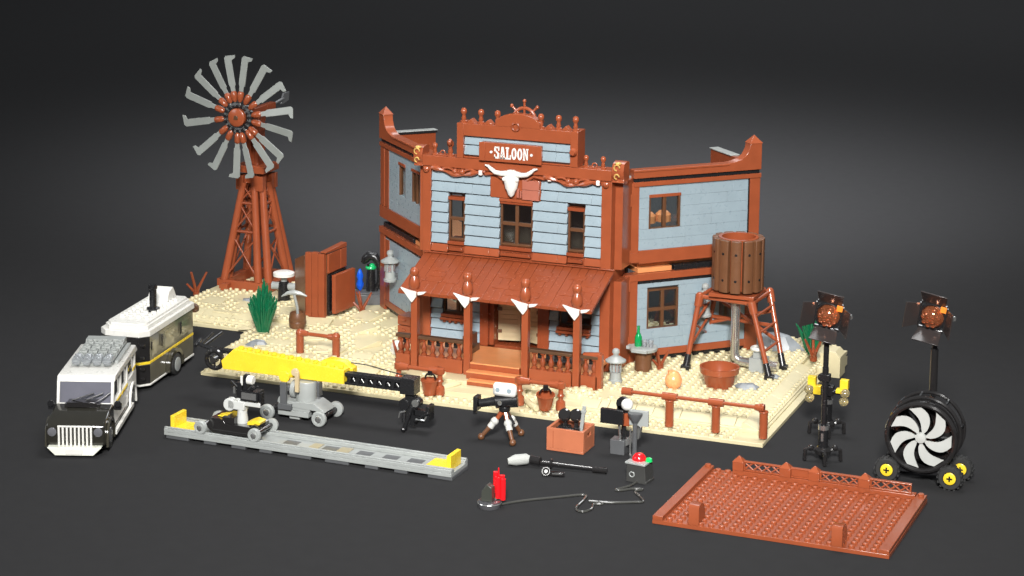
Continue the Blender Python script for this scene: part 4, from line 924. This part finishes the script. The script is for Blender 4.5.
# the boom lies in the x direction, dipping to the right
yo = 0
CX = T(-16.2, 6.2, -5.6)
def bz(x): return 6.5 - (x-8.4)*.062          # top of the beam
yb = -8.9; zb = 4.2
q = MB(CX); q.prism([(6.9, 5.1), (8.4, bz(8.4)), (21.4, bz(21.4)), (21.4, zb), (7.1, zb)], yb-.6, yb+.9)
for k in range(13): q.stud(9.0+k*.98, yb+.1, bz(9.0+k*.98)+.02)
q.prism([(17.8, bz(18)-.1), (18.8, bz(18)+.35), (20.6, bz(20)+.35), (21.7, bz(21)-.2), (21.7, bz(21)-.9), (17.8, bz(18)-.9)], yb+.9, yb+2.0)
q.lathe([(.62,0),(.62,.4)], T(14.6, yb-.6, zb+.1) @ RX(PI/2), 20)
obj('yellow_boom', q, YE, CR)
q = MB(CX); x0, x1 = 21.4, 29.0; z_ = lambda x: 5.4
q.prism([(x0, z_(x0)), (x1, z_(x1)), (x1, z_(x1)-.35), (x0, z_(x0)-.35)], yb-.4, yb+.5); q.prism([(x0, z_(x0)-1.0), (x1, z_(x1)-1.0), (x1, z_(x1)-1.25), (x0, z_(x0)-1.25)], yb-.4, yb+.5)
for k in range(8): x = x0+.3+k*1.0; q.prism([(x, z_(x)-.3), (x+.4, z_(x)-.3), (x+.3, z_(x)-1.1), (x-.1, z_(x)-1.1)], yb-.35, yb+.45)
q.box(x0+.02, x1-.02, yb+.2, yb+.4, 4.1, 4.9)  # black back plate added to make the truss holes dark
obj('truss_arm', q, BK, CR, bevel=.02)
q = MB(CX)
for k in range(7): x = x0+.95+k*1.0; q.tube((x-.14, yb-.1, z_(x)-.55), (x+.12, yb-.1, z_(x)-.9), .1)
split_obj('pin', q, SIL, CR, bevel=0)
zz = 5.4; CX2 = CX @ T(.3, 0, 0)
q = MB(CX2); q.box(27.6, 29.2, yb-.8, yb+.8, zz-1.4, zz+.3).box(28.0, 28.9, yb-.4, yb+.5, zz-3.2, zz-1.4).box(28.6, 29.2, yb-.5, yb+.3, zz-4.7, zz-1.6)
q.lathe([(.6,-.5),(.6,.5)], T(27.9, yb, zz-2.6) @ RX(PI/2), 14); q.lathe([(.55,-.4),(.55,.4)], T(29.2, yb, zz-2.3) @ RX(PI/2), 14); q.tube((28.9, yb-.6, zz-2.6), (28.2, yb-.9, zz-5.0), .22); q.tube((27.9,yb-.3,zz-3), (28.0,yb-.6,zz-4.4), .18)
q.box(29.0, 30.6, yb-.5, yb+.3, zz-3.6, zz-3.0).box(29.0, 30.2, yb-.4, yb+.4, zz-4.3, zz-3.6).box(30.5, 30.9, yb-.8, yb+.6, zz-4.0, zz-2.4).tube((29.2, yb-.6, zz-4.2), (30.9, yb-.9, zz-3.0), .16); q.ball(28.1, yb-.95, zz-5.1, .28, 8)
hc = obj('hanging_camera', q, BK, CR)
q = MB(CX2); q.path([(29.4, yb-.75, zz-3.9), (30.4, yb-.75, zz-3.9), (30.6, yb-.75, zz-3.4)], .12, 6); q.lathe([(.4,0),(.4,.1)], T(29.2, yb-.42, zz-2.3) @ RX(PI/2), 12); q.path([(27.4, yb-.6, zz-4.0), (27.6, yb-.7, zz-3.4), (28.2, yb-.7, zz-3.2)], .1, 6); obj('chrome_rod', q, SIL, hc, bevel=0)
q = MB(CX @ T(2.9, 0, 0)); q.ring(.95, .26, T(3.0, yb-.2, 5.0) @ RX(PI/2), 28); q.lathe([(.35,-.4),(.35,.4)], T(3.0, yb-.2, 5.0) @ RX(PI/2), 12)
for k in range(3): a = k*2*PI/3+.5; q.tube((3.0, yb-.2, 5.0), (3.0+.95*math.cos(a), yb-.2, 5.0+.95*math.sin(a)), .13)
obj('steering_wheel', q, BKG, CR, bevel=0)
q = MB(CX @ T(2.9, 0, 0)); q.path([(3.4, yb+.5, 5.6-.6), (2.6, yb+.9, 5.6+.1), (.6, yb+1.4, 5.6+.3), (-.2, yb+1.8, 5.6+.3)], .22, 8); q.tube((.8, yb+1.6, 5.6+.3), (1.6, yb+4.0, 5.6+1.2), .18); q.tube((.2, yb+1.6, 5.6+.2), (.4, yb+4.2, 5.6+1.0), .15); q.box(1.8, 4.6, yb+1.0, yb+1.8, 5.4, 5.8)
q.tube((-.1,yb+1.2,5.6+.2), (-.4,yb+2.8,5.6+.5), .2); obj('counterweight_arm', q, BK, CR)
q = MB(CX2); q.path([(21.0, yb+1.4, 6.0), (23, yb+1.0, 6.1), (26, yb+.6, 5.8), (27.8, yb+.3, zz+.3)], .06, 6); obj('cable', q, BK, CR, bevel=0)
# ------------------------------------------------------------------ tripod cine camera
TP = thing('tripod_camera', 'black movie camera with white film magazine on short brown splayed tripod', 'camera', (38.9, -8.0, 0), 0)
for (fx, fy) in ((-2.2, -.9), (1.5, -1.5), (1.1, 1.9)):
    q = MB(); q.tube((fx, fy, .3), (fx*.55, fy*.55, 1.6), .2, .27, 10); q.ball(fx, fy, .34, .36, 10); lo = obj('leg', q, WB, TP, bevel=0)
    q = MB(); q.tube((fx*.62, fy*.62, 1.35), (fx*.36, fy*.36, 2.2),   .36, .34, 10); q.ball(fx*.42, fy*.42, 2.0, .44, 10); obj('knee_joint', q, plastic('knee_grey', (.5,.5,.47), .3) if fy == -.9 else MATS['knee_grey'], lo, bevel=0)
    q = MB(); q.tube((fx*.36, fy*.36, 2.1), (0, 0, 3.4), .22, .3, 8); obj('strut', q, BR, lo, bevel=0)
q = MB(); q.lathe([(.6,3.1),(.6,3.6)], n=12); q.tube((.2, 0, 3.2), (1.3, -.6, 2.0), .14); q.tube((-.9, -.35, 4.1), (1.3, .3, 4.35), .72, .78, 14); q.tube((-2.5, -.8, 3.8), (-.9, -.35, 4.1), .42, .5, 12); q.box(-2.95, -2.5, -1.4, -.2, 3.1, 4.6); q.box(-3.0,-2.7,-1.2,-.8,2.7,3.2); cb = obj('camera_body', q, BK, TP, bevel=.05)
q = MB(); q.box(-1.1, 1.5, -.9, -.1, 4.75, 6.2); mg = obj('film_magazine', q, WH, TP, bevel=.42)
q = MB()
for x in (-.45, .8): q.lathe([(.24,0),(.24,.06)], T(x, -.88, 5.5) @ RX(PI/2), 12)
split_obj('magazine_hub', q, SB, mg, bevel=0)
q = MB(); q.lathe([(.25,0),(.25,.06)], T(-.1, -1.1, 4.2) @ RX(PI/2), 12); obj('knob', q, SIL, cb, bevel=0)

# ------------------------------------------------------------------ crate and contents
CT = thing('crate', 'reddish open toy crate with hand holes holding camera parts', 'crate', (46.0, -7.7, 0), R(-1))
q = MB(); q.box(-2.0, 2.0, -1.6, 1.6, 0, .25).box(-2.0, 2.0, -1.6, -1.3, .25, 2.35).box(-2.0, 2.0, 1.3, 1.6, .25, 2.35).box(-2.0, -1.7, -1.3, 1.3, .25, 2.35)
q.box(1.7, 2.0, -1.3, 1.3, .25, 1.5).box(1.7, 2.0, -1.3, -.45, 1.5, 2.35).box(1.7, 2.0, .45, 1.3, 1.5, 2.35).box(1.7, 2.0, -.45, .45, 1.85, 2.35)
obj('box', q, plastic('crate_red', (.42, .135, .066), .3), CT)
q = MB(); q.box(-1.3, -1.26, -1.61, -1.6, .3, 2.1); obj('panel_seam', q, BR2, CT, bevel=0)
for i, (dx, lb) in enumerate(((-.55, 'black round lamp head sticking out of the crate, left one'), (.55, 'black round lamp head sticking out of the crate, right one'))):
    q = MB(); q.lathe([(.55,0),(.68,.15),(.68,.45),(.5,.6)], T(0, .3, 2.4+.1*i) @ RX(PI/2) @ RX(R(-25)), 16); q.tube((0, .2, -.4), (0, .2, 2.2), .25); q.box(-.5, .6, -.6, .4, .4, 1.5)
    simple('lamp_head', q, BKG, lb, 'lamp', (45.9+dx*1.1, -7.6, .8), 0, 'black lamp heads in the crate')
q = MB(); q.box(-.18, .18, -.12, .12, -.2, 3.9, RY(R(7))); q.box(-.25, .25, -.18, .18, 3.2, 3.5, RY(R(7)))
simple('clapper_stick', q, LG, 'long grey stick leaning up out of the right side of the crate', 'stick', (47.0, -7.8, .7))
q = MB(); q.box(-1.2, .1, -.8, .8, 0, 1.4); q.box(-1.4, .5, -1, -.4, .9, 1.8)
simple('film_case', q, BK, 'small black case lying inside the crate', 'case', (45.9, -7.5, .4), .2)
# ------------------------------------------------------------------ stands near the crate
SD = thing('camera_stabiliser', 'black camera rig with white round head and grey bracket beside the crate', 'camera rig', (51.2, -7.2, 0), 0)
q = MB(); q.box(-.9, .6, -.7, .7, 0, 1.5); obj('foot_block', q, DG, SD)
q = MB(); q.tube((.3, 0, .5), (.3, 0, 3.4), .24); q.box(-1.9, .5, -1.0, -.5, 3.2, 4.7).box(-.4, .8, -.3, .8, 3.6, 5.0); q.lathe([(.7,0),(.7,.5)], T(.2, .2, 5.2) @ RX(PI/2), 14); obj('rig_body', q, BK, SD)
q = MB(); q.prism([(.6, .8), (2.0, 1.8), (2.2, 3.0), (1.8, 3.2), (1.2, 2.2), (.5, 1.4)], -.3, .3); q.tube((.1,-.4,1.2), (-.1,-.4,3.2), .12); obj('grey_bracket', q, SIL, SD)
q = MB(); q.ball(.7, -.3, 5.2, .62, 16); obj('white_head', q, WH, SD, bevel=0)
q = MB(); q.box(.3, 1.0, -.5, .2, 3.0, 4.3); obj('brown_block', q, BR, SD)
MS = thing('light_stand', 'thin dark stand with small square grey top beside the white-headed rig', 'stand', (53.0, -8.2, 0), 0)
q = MB(); q.tube((0, 0, 0), (0, 0, 3.9), .24, .24, 12); q.cyl(0, 0, 0, .3, .5); q.lathe([(.3,3.7),(.75,4.5),(.75,4.7)], n=14); obj('pole', q, DG, MS, bevel=0)
q = MB(); q.box(-.7, 1.3, .2, .5, 3.3, 4.9); obj('grey_flag', q, LG, MS)
q = MB(); q.tube((-.5, .1, 0), (-.5, .1, 2.9), .1); obj('chrome_rod', q, SIL, MS, bevel=0)
# boom microphone
BMc = thing('boom_microphone', 'black boom pole with pale furry microphone head lying on the floor', 'microphone', (42.4, -15.6, .4), R(13))
q = MB(); q.path([(-.1, 0, .1), (.6, .25, .2), (1.7, .5, .3), (2.1, .55, .3)], .7, 14, [.3, .56, .54, .28]); obj('windshield', q, plastic('fur_white', (.36,.37,.35), .9, bump=1), BMc, bevel=0)
q = MB(); q.tube((2.1, .5, .3), (3.1, .2, .25), .42, .4, 12); q.tube((3.1, .2, .1), (9.2, -.5, -.05), .17, .17, 10); q.tube((8.4, -.4, -.05), (9.8, -.58, -.05), .28, .3, 12); q.ring(.38, .12, T(4.2, .05, .15) @ RY(PI/2), 14); obj('pole', q, BKG, BMc, bevel=0)
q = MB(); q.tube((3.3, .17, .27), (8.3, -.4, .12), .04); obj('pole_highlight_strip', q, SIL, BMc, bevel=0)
HC = thing('hand_camera', 'tiny black hand camera with chrome lens ring lying beside the boom microphone', 'camera', (46.8, -16.8, .35), R(12))
q = MB(); q.lathe([(.42,-.25),(.42,.25)], T(0, 0, .1) @ RX(R(70)), 14); q.box(.3, 1.8, -.22, .22, -.25, .12); obj('body', q, BKG, HC)
q = MB(); q.ring(.38, .05, T(0, -.25, .2) @ RX(R(70)), 16, 6); q.lathe([(.18,0),(.18,.1)], T(0, -.24, .2) @ RX(R(70)), 10); q.box(.6, 1.6, -.26, -.22, -.05, .05); obj('chrome_ring', q, SIL, HC, bevel=0)
# explosives and plunger
TN = thing('dynamite_charge', 'bundle of red dynamite sticks with fuse beside a dark block on a round base', 'dynamite', (45.2, -26.9, 0), 0)
q = MB(); q.lathe([(1.05,0),(1.1,.2),(1.1,.6),(1.0,.65)], T(-.2, -.2, 0), 20); obj('round_base', q, plastic('dark_gloss_base', (.06,.06,.065), .08, coat=1), TN, bevel=0)
q = MB(); q.ring(1.08, .07, T(-.2, -.2, .45), 24, 6); obj('chrome_rim', q, SIL, TN, bevel=0)
q = MB()
for (x, y, z) in ((.45, .3, 1.0), (.95, .3, .9), (.7, .7, 1.1), (.1, .6, 1.4)): q.cyl(x, y, z-.2, z+1.8, .26, 12)
q.lathe([(.1, 0), (.06, 1.1)], T(.45, .4, 2.6), 8); obj('dynamite_sticks', q, RED, TN, bevel=0)
q = MB(); q.prism([(-.9, .65), (-.8, 1.6), (-.3, 2.3), (.2, 2.0), (.25, .65)], -.7, .1); obj('grey_block', q, plastic('olive_grey', (.045,.048,.04), .3), TN)
DT = thing('detonator_box', 'small grey detonator box with red and green buttons at the cable end', 'detonator', (55.6, -14.4, 0), R(-8))
q = MB(); q.prism([(-1.05, 0), (1.15, 0), (1.15, .25), (1.05, .25), (.9, 1.8), (-1.0, 1.8)], -.9, .9); obj('case', q, plastic('case_dark', (.045,.045,.043), .2), DT)
q = MB(); q.box(-1.15, 1.0, -1.0, 0, 1.8, 2.0); q.ring(.25, .07, T(-.4, -.95, .8) @ RX(PI/2), 12, 6); obj('silver_plate', q, LG, DT)
q = MB(); q.lathe([(.7,0),(.66,.3),(.4,.6),(.01,.7)], T(-.2, .2, 2.0), 16); obj('red_button', q, RED, DT, bevel=0)
q = MB(); q.lathe([(.35,0),(.3,.3),(.01,.4)], T(.85, .2, 2.0), 12); obj('green_button', q, plastic('button_green', (.01,.5,.12), .15), DT, bevel=0)
q = MB()
pts = [(45.9, -26.4), (47.5, -24.6), (49.9, -22.6), (52.1, -20.9), (52.6, -21.8), (52.7, -24.6), (53.6, -25.3), (54.1, -24.2), (53.9, -23.0), (54.6, -22.6), (53.9, -22.2), (53.2, -22.4), (55.2, -21.9), (57.2, -20.9), (57.9, -20.4), (57.2, -19.2), (56.3, -18.0), (56.8, -17.2), (55.9, -17.4), (54.9, -18.3), (54.5, -18.2), (55.3, -16.8), (55.6, -15.3)]
def crom(P, n=6):
    out = []
    for i in range(len(P)-1):
        p0 = P[max(i-1,0)]; p1 = P[i]; p2 = P[i+1]; p3 = P[min(i+2, len(P)-1)]
        for k in range(n):
            t = k/n; out.append(tuple(.5*((2*p1[j]) + (-p0[j]+p2[j])*t + (2*p0[j]-5*p1[j]+4*p2[j]-p3[j])*t*t + (-p0[j]+3*p1[j]-3*p2[j]+p3[j])*t**3) for j in range(2)))
    return out + [P[-1]]
q.path([(x-47, y+24, .14) for x, y in crom(pts)], .12, 8)
simple('detonator_cable', q, plastic('cable_black', (.05,.05,.045), .15, coat=1), 'thin dark cable winding from the dynamite to the detonator box', 'cable', (47, -24, 0), bevel=0)

# ------------------------------------------------------------------ lifted-off roof panel
RP = thing('roof_panel', 'flat red-brown studded saloon roof panel lying on the floor at front right', 'roof panel', (60.4, -25.35, 0), R(-1))
q = MB(); q.box(0, 22, 0, 16, .0, .4); obj('plate', q, BR, RP)
q = MB()
for i in range(20):
    for j in range(16):
        if j == 15 and i > 2: continue
        q.stud(1.5+i, .5+j, .4, 12)
obj('studs', q, BR, RP, bevel=0, ang=50)
q = MB(); q.box(.02, .98, .02, 15.9, .4, .78).box(21.02, 21.98, .02, 15.9, .4, .78); q.box(3.1, 21, 15.0, 15.9, .4, .9); split_obj('edge_tile', q, BR, RP)
q = MB(); q.stud(21.5, 15.4, .78, 12); q.stud(.5, 15.4, .78, 12); split_obj('end_stud', q, BR, RP, bevel=0)
for x0 in (3.45, 16.75):
    q = MB(); q.prism([(.0, .4), (.0, 2.1), (.15, 2.3), (.9, 2.35), (1.5, 2.1), (1.9, 1.5), (2.0, .4)], x0, x0+1.0, 'x'); obj('hook_bracket', q, BR, RP)
q = MB(); q.box(3.2, 20.6, 15.2, 15.6, .9, 1.05).box(3.2, 20.6, 15.2, 15.6, 1.72, 1.86); q.box(8.9, 10.7, 15.25, 15.55, 1.05, 1.75)
for x0 in (3.7, 9.0, 13.1, 17.6):
    pass
def lattice(mb, x0, x1):
    n = 4; w_ = (x1-x0)/n
    for k in range(n):
        a = x0+k*w_; mb.tube((a, 15.4, 1.05), (a+w_, 15.4, 1.75), .1, .1, 6); mb.tube((a, 15.4, 1.75), (a+w_, 15.4, 1.0), .1, .1, 6)
    mb.box(x0-.08, x0+.08, 15.25, 15.55, 1.05, 1.75).box(x1-.08, x1+.08, 15.25, 15.55, 1.05, 1.75)
lattice(q, 4.2, 7.8); lattice(q, 11.8, 15.5); lattice(q, 16.7, 20.5); obj('lattice_parapet', q, BR, RP)
for x in (3.65, 8.35, 11.2, 16.1):
    q = MB(); q.box(x-.55, x+.55, 14.95, 15.85, .9, 1.75); q.add([(x-.6,14.9,1.75),(x+.6,14.9,1.75),(x+.6,15.9,1.75),(x-.6,15.9,1.75),(x,15.4,2.35)], [(0,3,2,1),(0,1,4),(1,2,4),(2,3,4),(3,0,4)]); obj('parapet_post', q, BR, RP)

# ------------------------------------------------------------------ barn-door spotlights, stands and wind machine
def spot_head(parent, M_):
    q = MB(M_); q.lathe([(1.1,0),(1.15,.3),(1.05,1.2),(.7,1.6)], RX(-PI/2), 20); q.box(-1.25, 1.25, -.1, .25, -1.25, 1.25) if False else None; q.ring(1.28, .16, T(0, -.05, 0) @ RX(PI/2), 28); q.box(-.3, .3, .4, 1.0, -2.4, -1.2); ho = obj('lamp_housing', q, BK, parent, bevel=0)
    q = MB(M_); q.lathe([(1.2,0),(1.12,.35),(.85,.7),(.45,.92),(.01,1.0)], RX(PI/2), 9); obj('orange_reflecting_lens', q, LENS, ho, bevel=0)
    q = MB(M_)
    for k in range(9): a = k*2*PI/9+.3; q.lathe([(.26,0),(.2,.14),(.01,.2)], T(.78*math.cos(a), -.62, .78*math.sin(a)) @ RX(PI/2), 6)
    for k in range(4): a = k*2*PI/4+.8; q.lathe([(.26,0),(.2,.12),(.01,.18)], T(.36*math.cos(a), -.9, .36*math.sin(a)) @ RX(PI/2), 6)
    split_obj('lens_facet', q, LENS, ho, bevel=0)
    for k, (a, lbl) in enumerate(((0, 0), (PI/2, 0), (PI, 0), (-PI/2, 0))):
        Ma = M_ @ RY(a) @ T(0, -.1, 1.35) @ RX(R((38, 58, 60, 50)[k]))
        q = MB(Ma); q.prism([(-1.15, 0), (1.15, 0), (1.35, 1.75), (-1.35, 1.75)], -.06, .06, 'y'); obj('barn_door', q, plastic('door_black', (.03, .025, .024), .2) if k == 0 else MATS['door_black'], ho, bevel=.02)
    q = MB(M_); q.box(-1.3, 1.3, -.2, .1, -1.45, -1.2).box(-1.3, 1.3, -.2, .1, 1.2, 1.45).box(-1.45, -1.2, -.2, .1, -1.2, 1.2).box(1.2, 1.45, -.2, .1, -1.2, 1.2); obj('door_frame', q, BKG, ho)
    q = MB(M_); q.box(.7, 1.3, -.35, -.1, .75, 1.35); obj('orange_clip', q, plastic('clip_orange', (.9,.25,.03), .3), ho)
    q = MB(M_); q.lathe([(.25,0),(.25,.2)], T(2.2, -.5, .6) @ RX(PI/2), 10); obj('chrome_knob', q, SIL, ho, bevel=0)
def stand(parent, h, y=0, feet=True):
    q = MB(); q.tube((0,0,.6), (0,0,3.8), .5, .5, 12); q.tube((0,0,3.8), (0,0,h), .28, .28, 10); q.tube((0,0,h*.62), (0,0,h*.78), .36, .32, 10); po = obj('pole', q, BK, parent, bevel=0)
    q = MB(); q.lathe([(.56,3.3),(.56,3.75)], n=12); q.box(-.12, .12, -.54, -.5, 2.2, 3.0); obj('collar', q, SIL, po, bevel=0)
    q = MB(); q.lathe([(.8,.8),(.85,1.2),(.6,1.5)], n=14); obj('foot_hub', q, BKG, po, bevel=0)
    for k in range(4):
        a = k*PI/2+.35; c, s_ = math.cos(a), math.sin(a)
        q = MB(); q.path([(.5*c, .5*s_, 1.0), (1.2*c, 1.2*s_, 1.35), (1.75*c, 1.75*s_, 1.15), (1.8*c, 1.8*s_, .08)], .2, 8); q.ball(1.2*c, 1.2*s_, 1.35, .32, 8); obj('foot', q, BKG, parent, bevel=0)
L1 = thing('spotlight', 'black barn-door spotlight on the tall stand nearest the right end of the base', 'spotlight', (70.6, -1.6, 0), 0, 'barn-door spotlights')
stand(L1, 12.4); spot_head(L1, T(.1, 0, 15.0) @ RZ(R(3)) @ RX(R(6)) @ RY(R(9)))
q = MB(); q.box(-.5, .5, -.4, .4, 8.3, 9.0).ball(-.4, 0, 8.6, .4); obj('clamp', q, BK, L1)
L2 = thing('spotlight', 'black barn-door spotlight with orange-reflecting lens standing behind the wind machine', 'spotlight', (80.8, 1.2, 0), 0, 'barn-door spotlights')
stand(L2, 12.9); spot_head(L2, T(-.35, 0, 15.25) @ RZ(R(-4)) @ RX(R(5)) @ RY(R(9)))
q = MB(); q.tube((0, 0, 7.6), (0, 0, 12.0), .42, .38, 10); obj('sleeve', q, BKG, L2, bevel=0)
LB = thing('work_light_stand', 'short black stand with two pairs of yellow work lights behind the first spotlight', 'light stand', (68.9, 7.2, 0), 0)
stand(LB, 5.2)
for s_ in (-1, 1):
    q = MB(); q.box(s_*1.7-.42, s_*1.7+.42, -.3, .4, 5.0, 6.0); q.box(s_*1.1-.4, s_*1.1+.4, -.4, .3, 4.2, 5.1) if s_ < 0 else q.box(s_*1.3-.4, s_*1.3+.4, -.5, .3, 4.6, 5.0); yo_ = obj('yellow_lamp', q, YE, LB)
    q = MB(); q.lathe([(.45,0),(.5,.25),(.3,.5),(.1,.55)], T(s_*1.9, -.3, 4.6) @ RX(R(60)), 14); q.lathe([(.45,0),(.5,.25),(.3,.5),(.1,.55)], T(s_*1.8, -.3, 3.7) @ RX(R(60)), 14); split_obj('clear_lens', q, plastic('lens_straw', (.62,.52,.28), .08, trans=.75), yo_, bevel=0)
q = MB(); q.tube((-2.0, 0, 4.6), (2.0, 0, 4.6), .25); q.box(-.6, .6, -.5, .5, 4.2, 5.2); obj('crossbar', q, BK, LB)

FN = thing('wind_machine', 'large black drum wind machine with light grey curved blades on yellow-hubbed wheels', 'fan', (80.9, -4.8, 0), 0)
fz_ = 4.7; Rr = 3.3
Mf = T(0, 0, fz_) @ RX(PI/2)
q = MB(Mf); q.ring(Rr, .26, Matrix(), 48, 8); q.lathe([(Rr-.05,-1.3),(Rr+.05,-1.3),(Rr+.05,0),(Rr-.25,0),(Rr-.25,-1.3)], n=48); q.ring(Rr+.15, .22, T(0, 0, -1.9), 48, 8); q.ring(Rr+.2, .2, T(0, 0, -3.8), 48, 8)
obj('drum', q, BKG, FN, bevel=0)
q = MB(Mf)
for k in range(8): a = k*PI/4+.2; c, s_ = math.cos(a), math.sin(a); q.tube(((Rr+.15)*c, (Rr+.15)*s_, -1.9), ((Rr+.2)*c, (Rr+.2)*s_, -3.8), .14, .14, 8)
q.lathe([(.7,-1.0),(.7,-.6)], n=14)
for k in range(3): a = k*2*PI/3; q.tube((0, 0, -.9), (Rr*math.cos(a), Rr*math.sin(a), -.9), .22, .22, 8)
split_obj('rear_strut', q, BK, FN, bevel=0)
q = MB(Mf); q.lathe([(.55,.0),(.5,.25),(.2,.32)], n=18)
FBL = plastic('fan_grey', (.42, .43, .41), .35)
rot = obj('rotor', q, FBL, FN, bevel=0)
for k in range(7):
    a = k*2*PI/7+.3; pa = []; pb = []
    for i in range(11):
        t = i/10; r_ = .4+2.62*t; sw = a + .1*t + .5*t*t; hw = .2+.85*min(1, t*1.3)-.5*max(0, t-.85)*5*.5
        wa = hw/max(.9, r_)*.9
        pa.append((r_*math.cos(sw+wa*.75), r_*math.sin(sw+wa*.75))); pb.append((r_*math.cos(sw-wa*.75), r_*math.sin(sw-wa*.75)))
    q = MB(Mf); q.prism(pa + pb[::-1], -.05, .07, 'z'); obj('blade', q, FBL, rot, bevel=0)
q = MB(); q.box(-2.6, 2.9, .3, .9, 1.0, 1.6).box(-2.4, 2.8, 2.6, 3.2, 1.0, 1.6).box(-.5, .5, .9, 2.6, .9, 1.5); obj('cart_frame', q, BK, FN)
for (x, y) in ((-3.1, -.1), (3.05, -.3), (3.5, 2.9), (-2.7, 3.2)):
    q = MB(T(x, y, 1.2) @ RX(PI/2)); q.lathe([(.7,-.4),(1.05,-.4),(1.2,-.2),(1.2,.3),(1.05,.5),(.7,.5),(.65,.35),(.01,.35)], n=24)
    for k in range(16): a = k*PI/8; q.box(1.12, 1.27, -.1, .1, -.3, .4, RZ(a))
    wo = obj('wheel', q, RUB, FN, bevel=0)
    q = MB(T(x, y, 1.2) @ RX(PI/2)); q.lathe([(.6,.35),(.6,.5),(.5,.55)], n=18); hb = obj('hub', q, YE, wo, bevel=0)
    q = MB(T(x, y, 1.2) @ RX(PI/2)); q.box(-.28, .28, -.08, .08, .55, .57).box(-.08, .08, -.28, -.081, .55, .57).box(-.08, .08, .081, .28, .55, .57); obj('axle_hole', q, BK, hb, bevel=0)
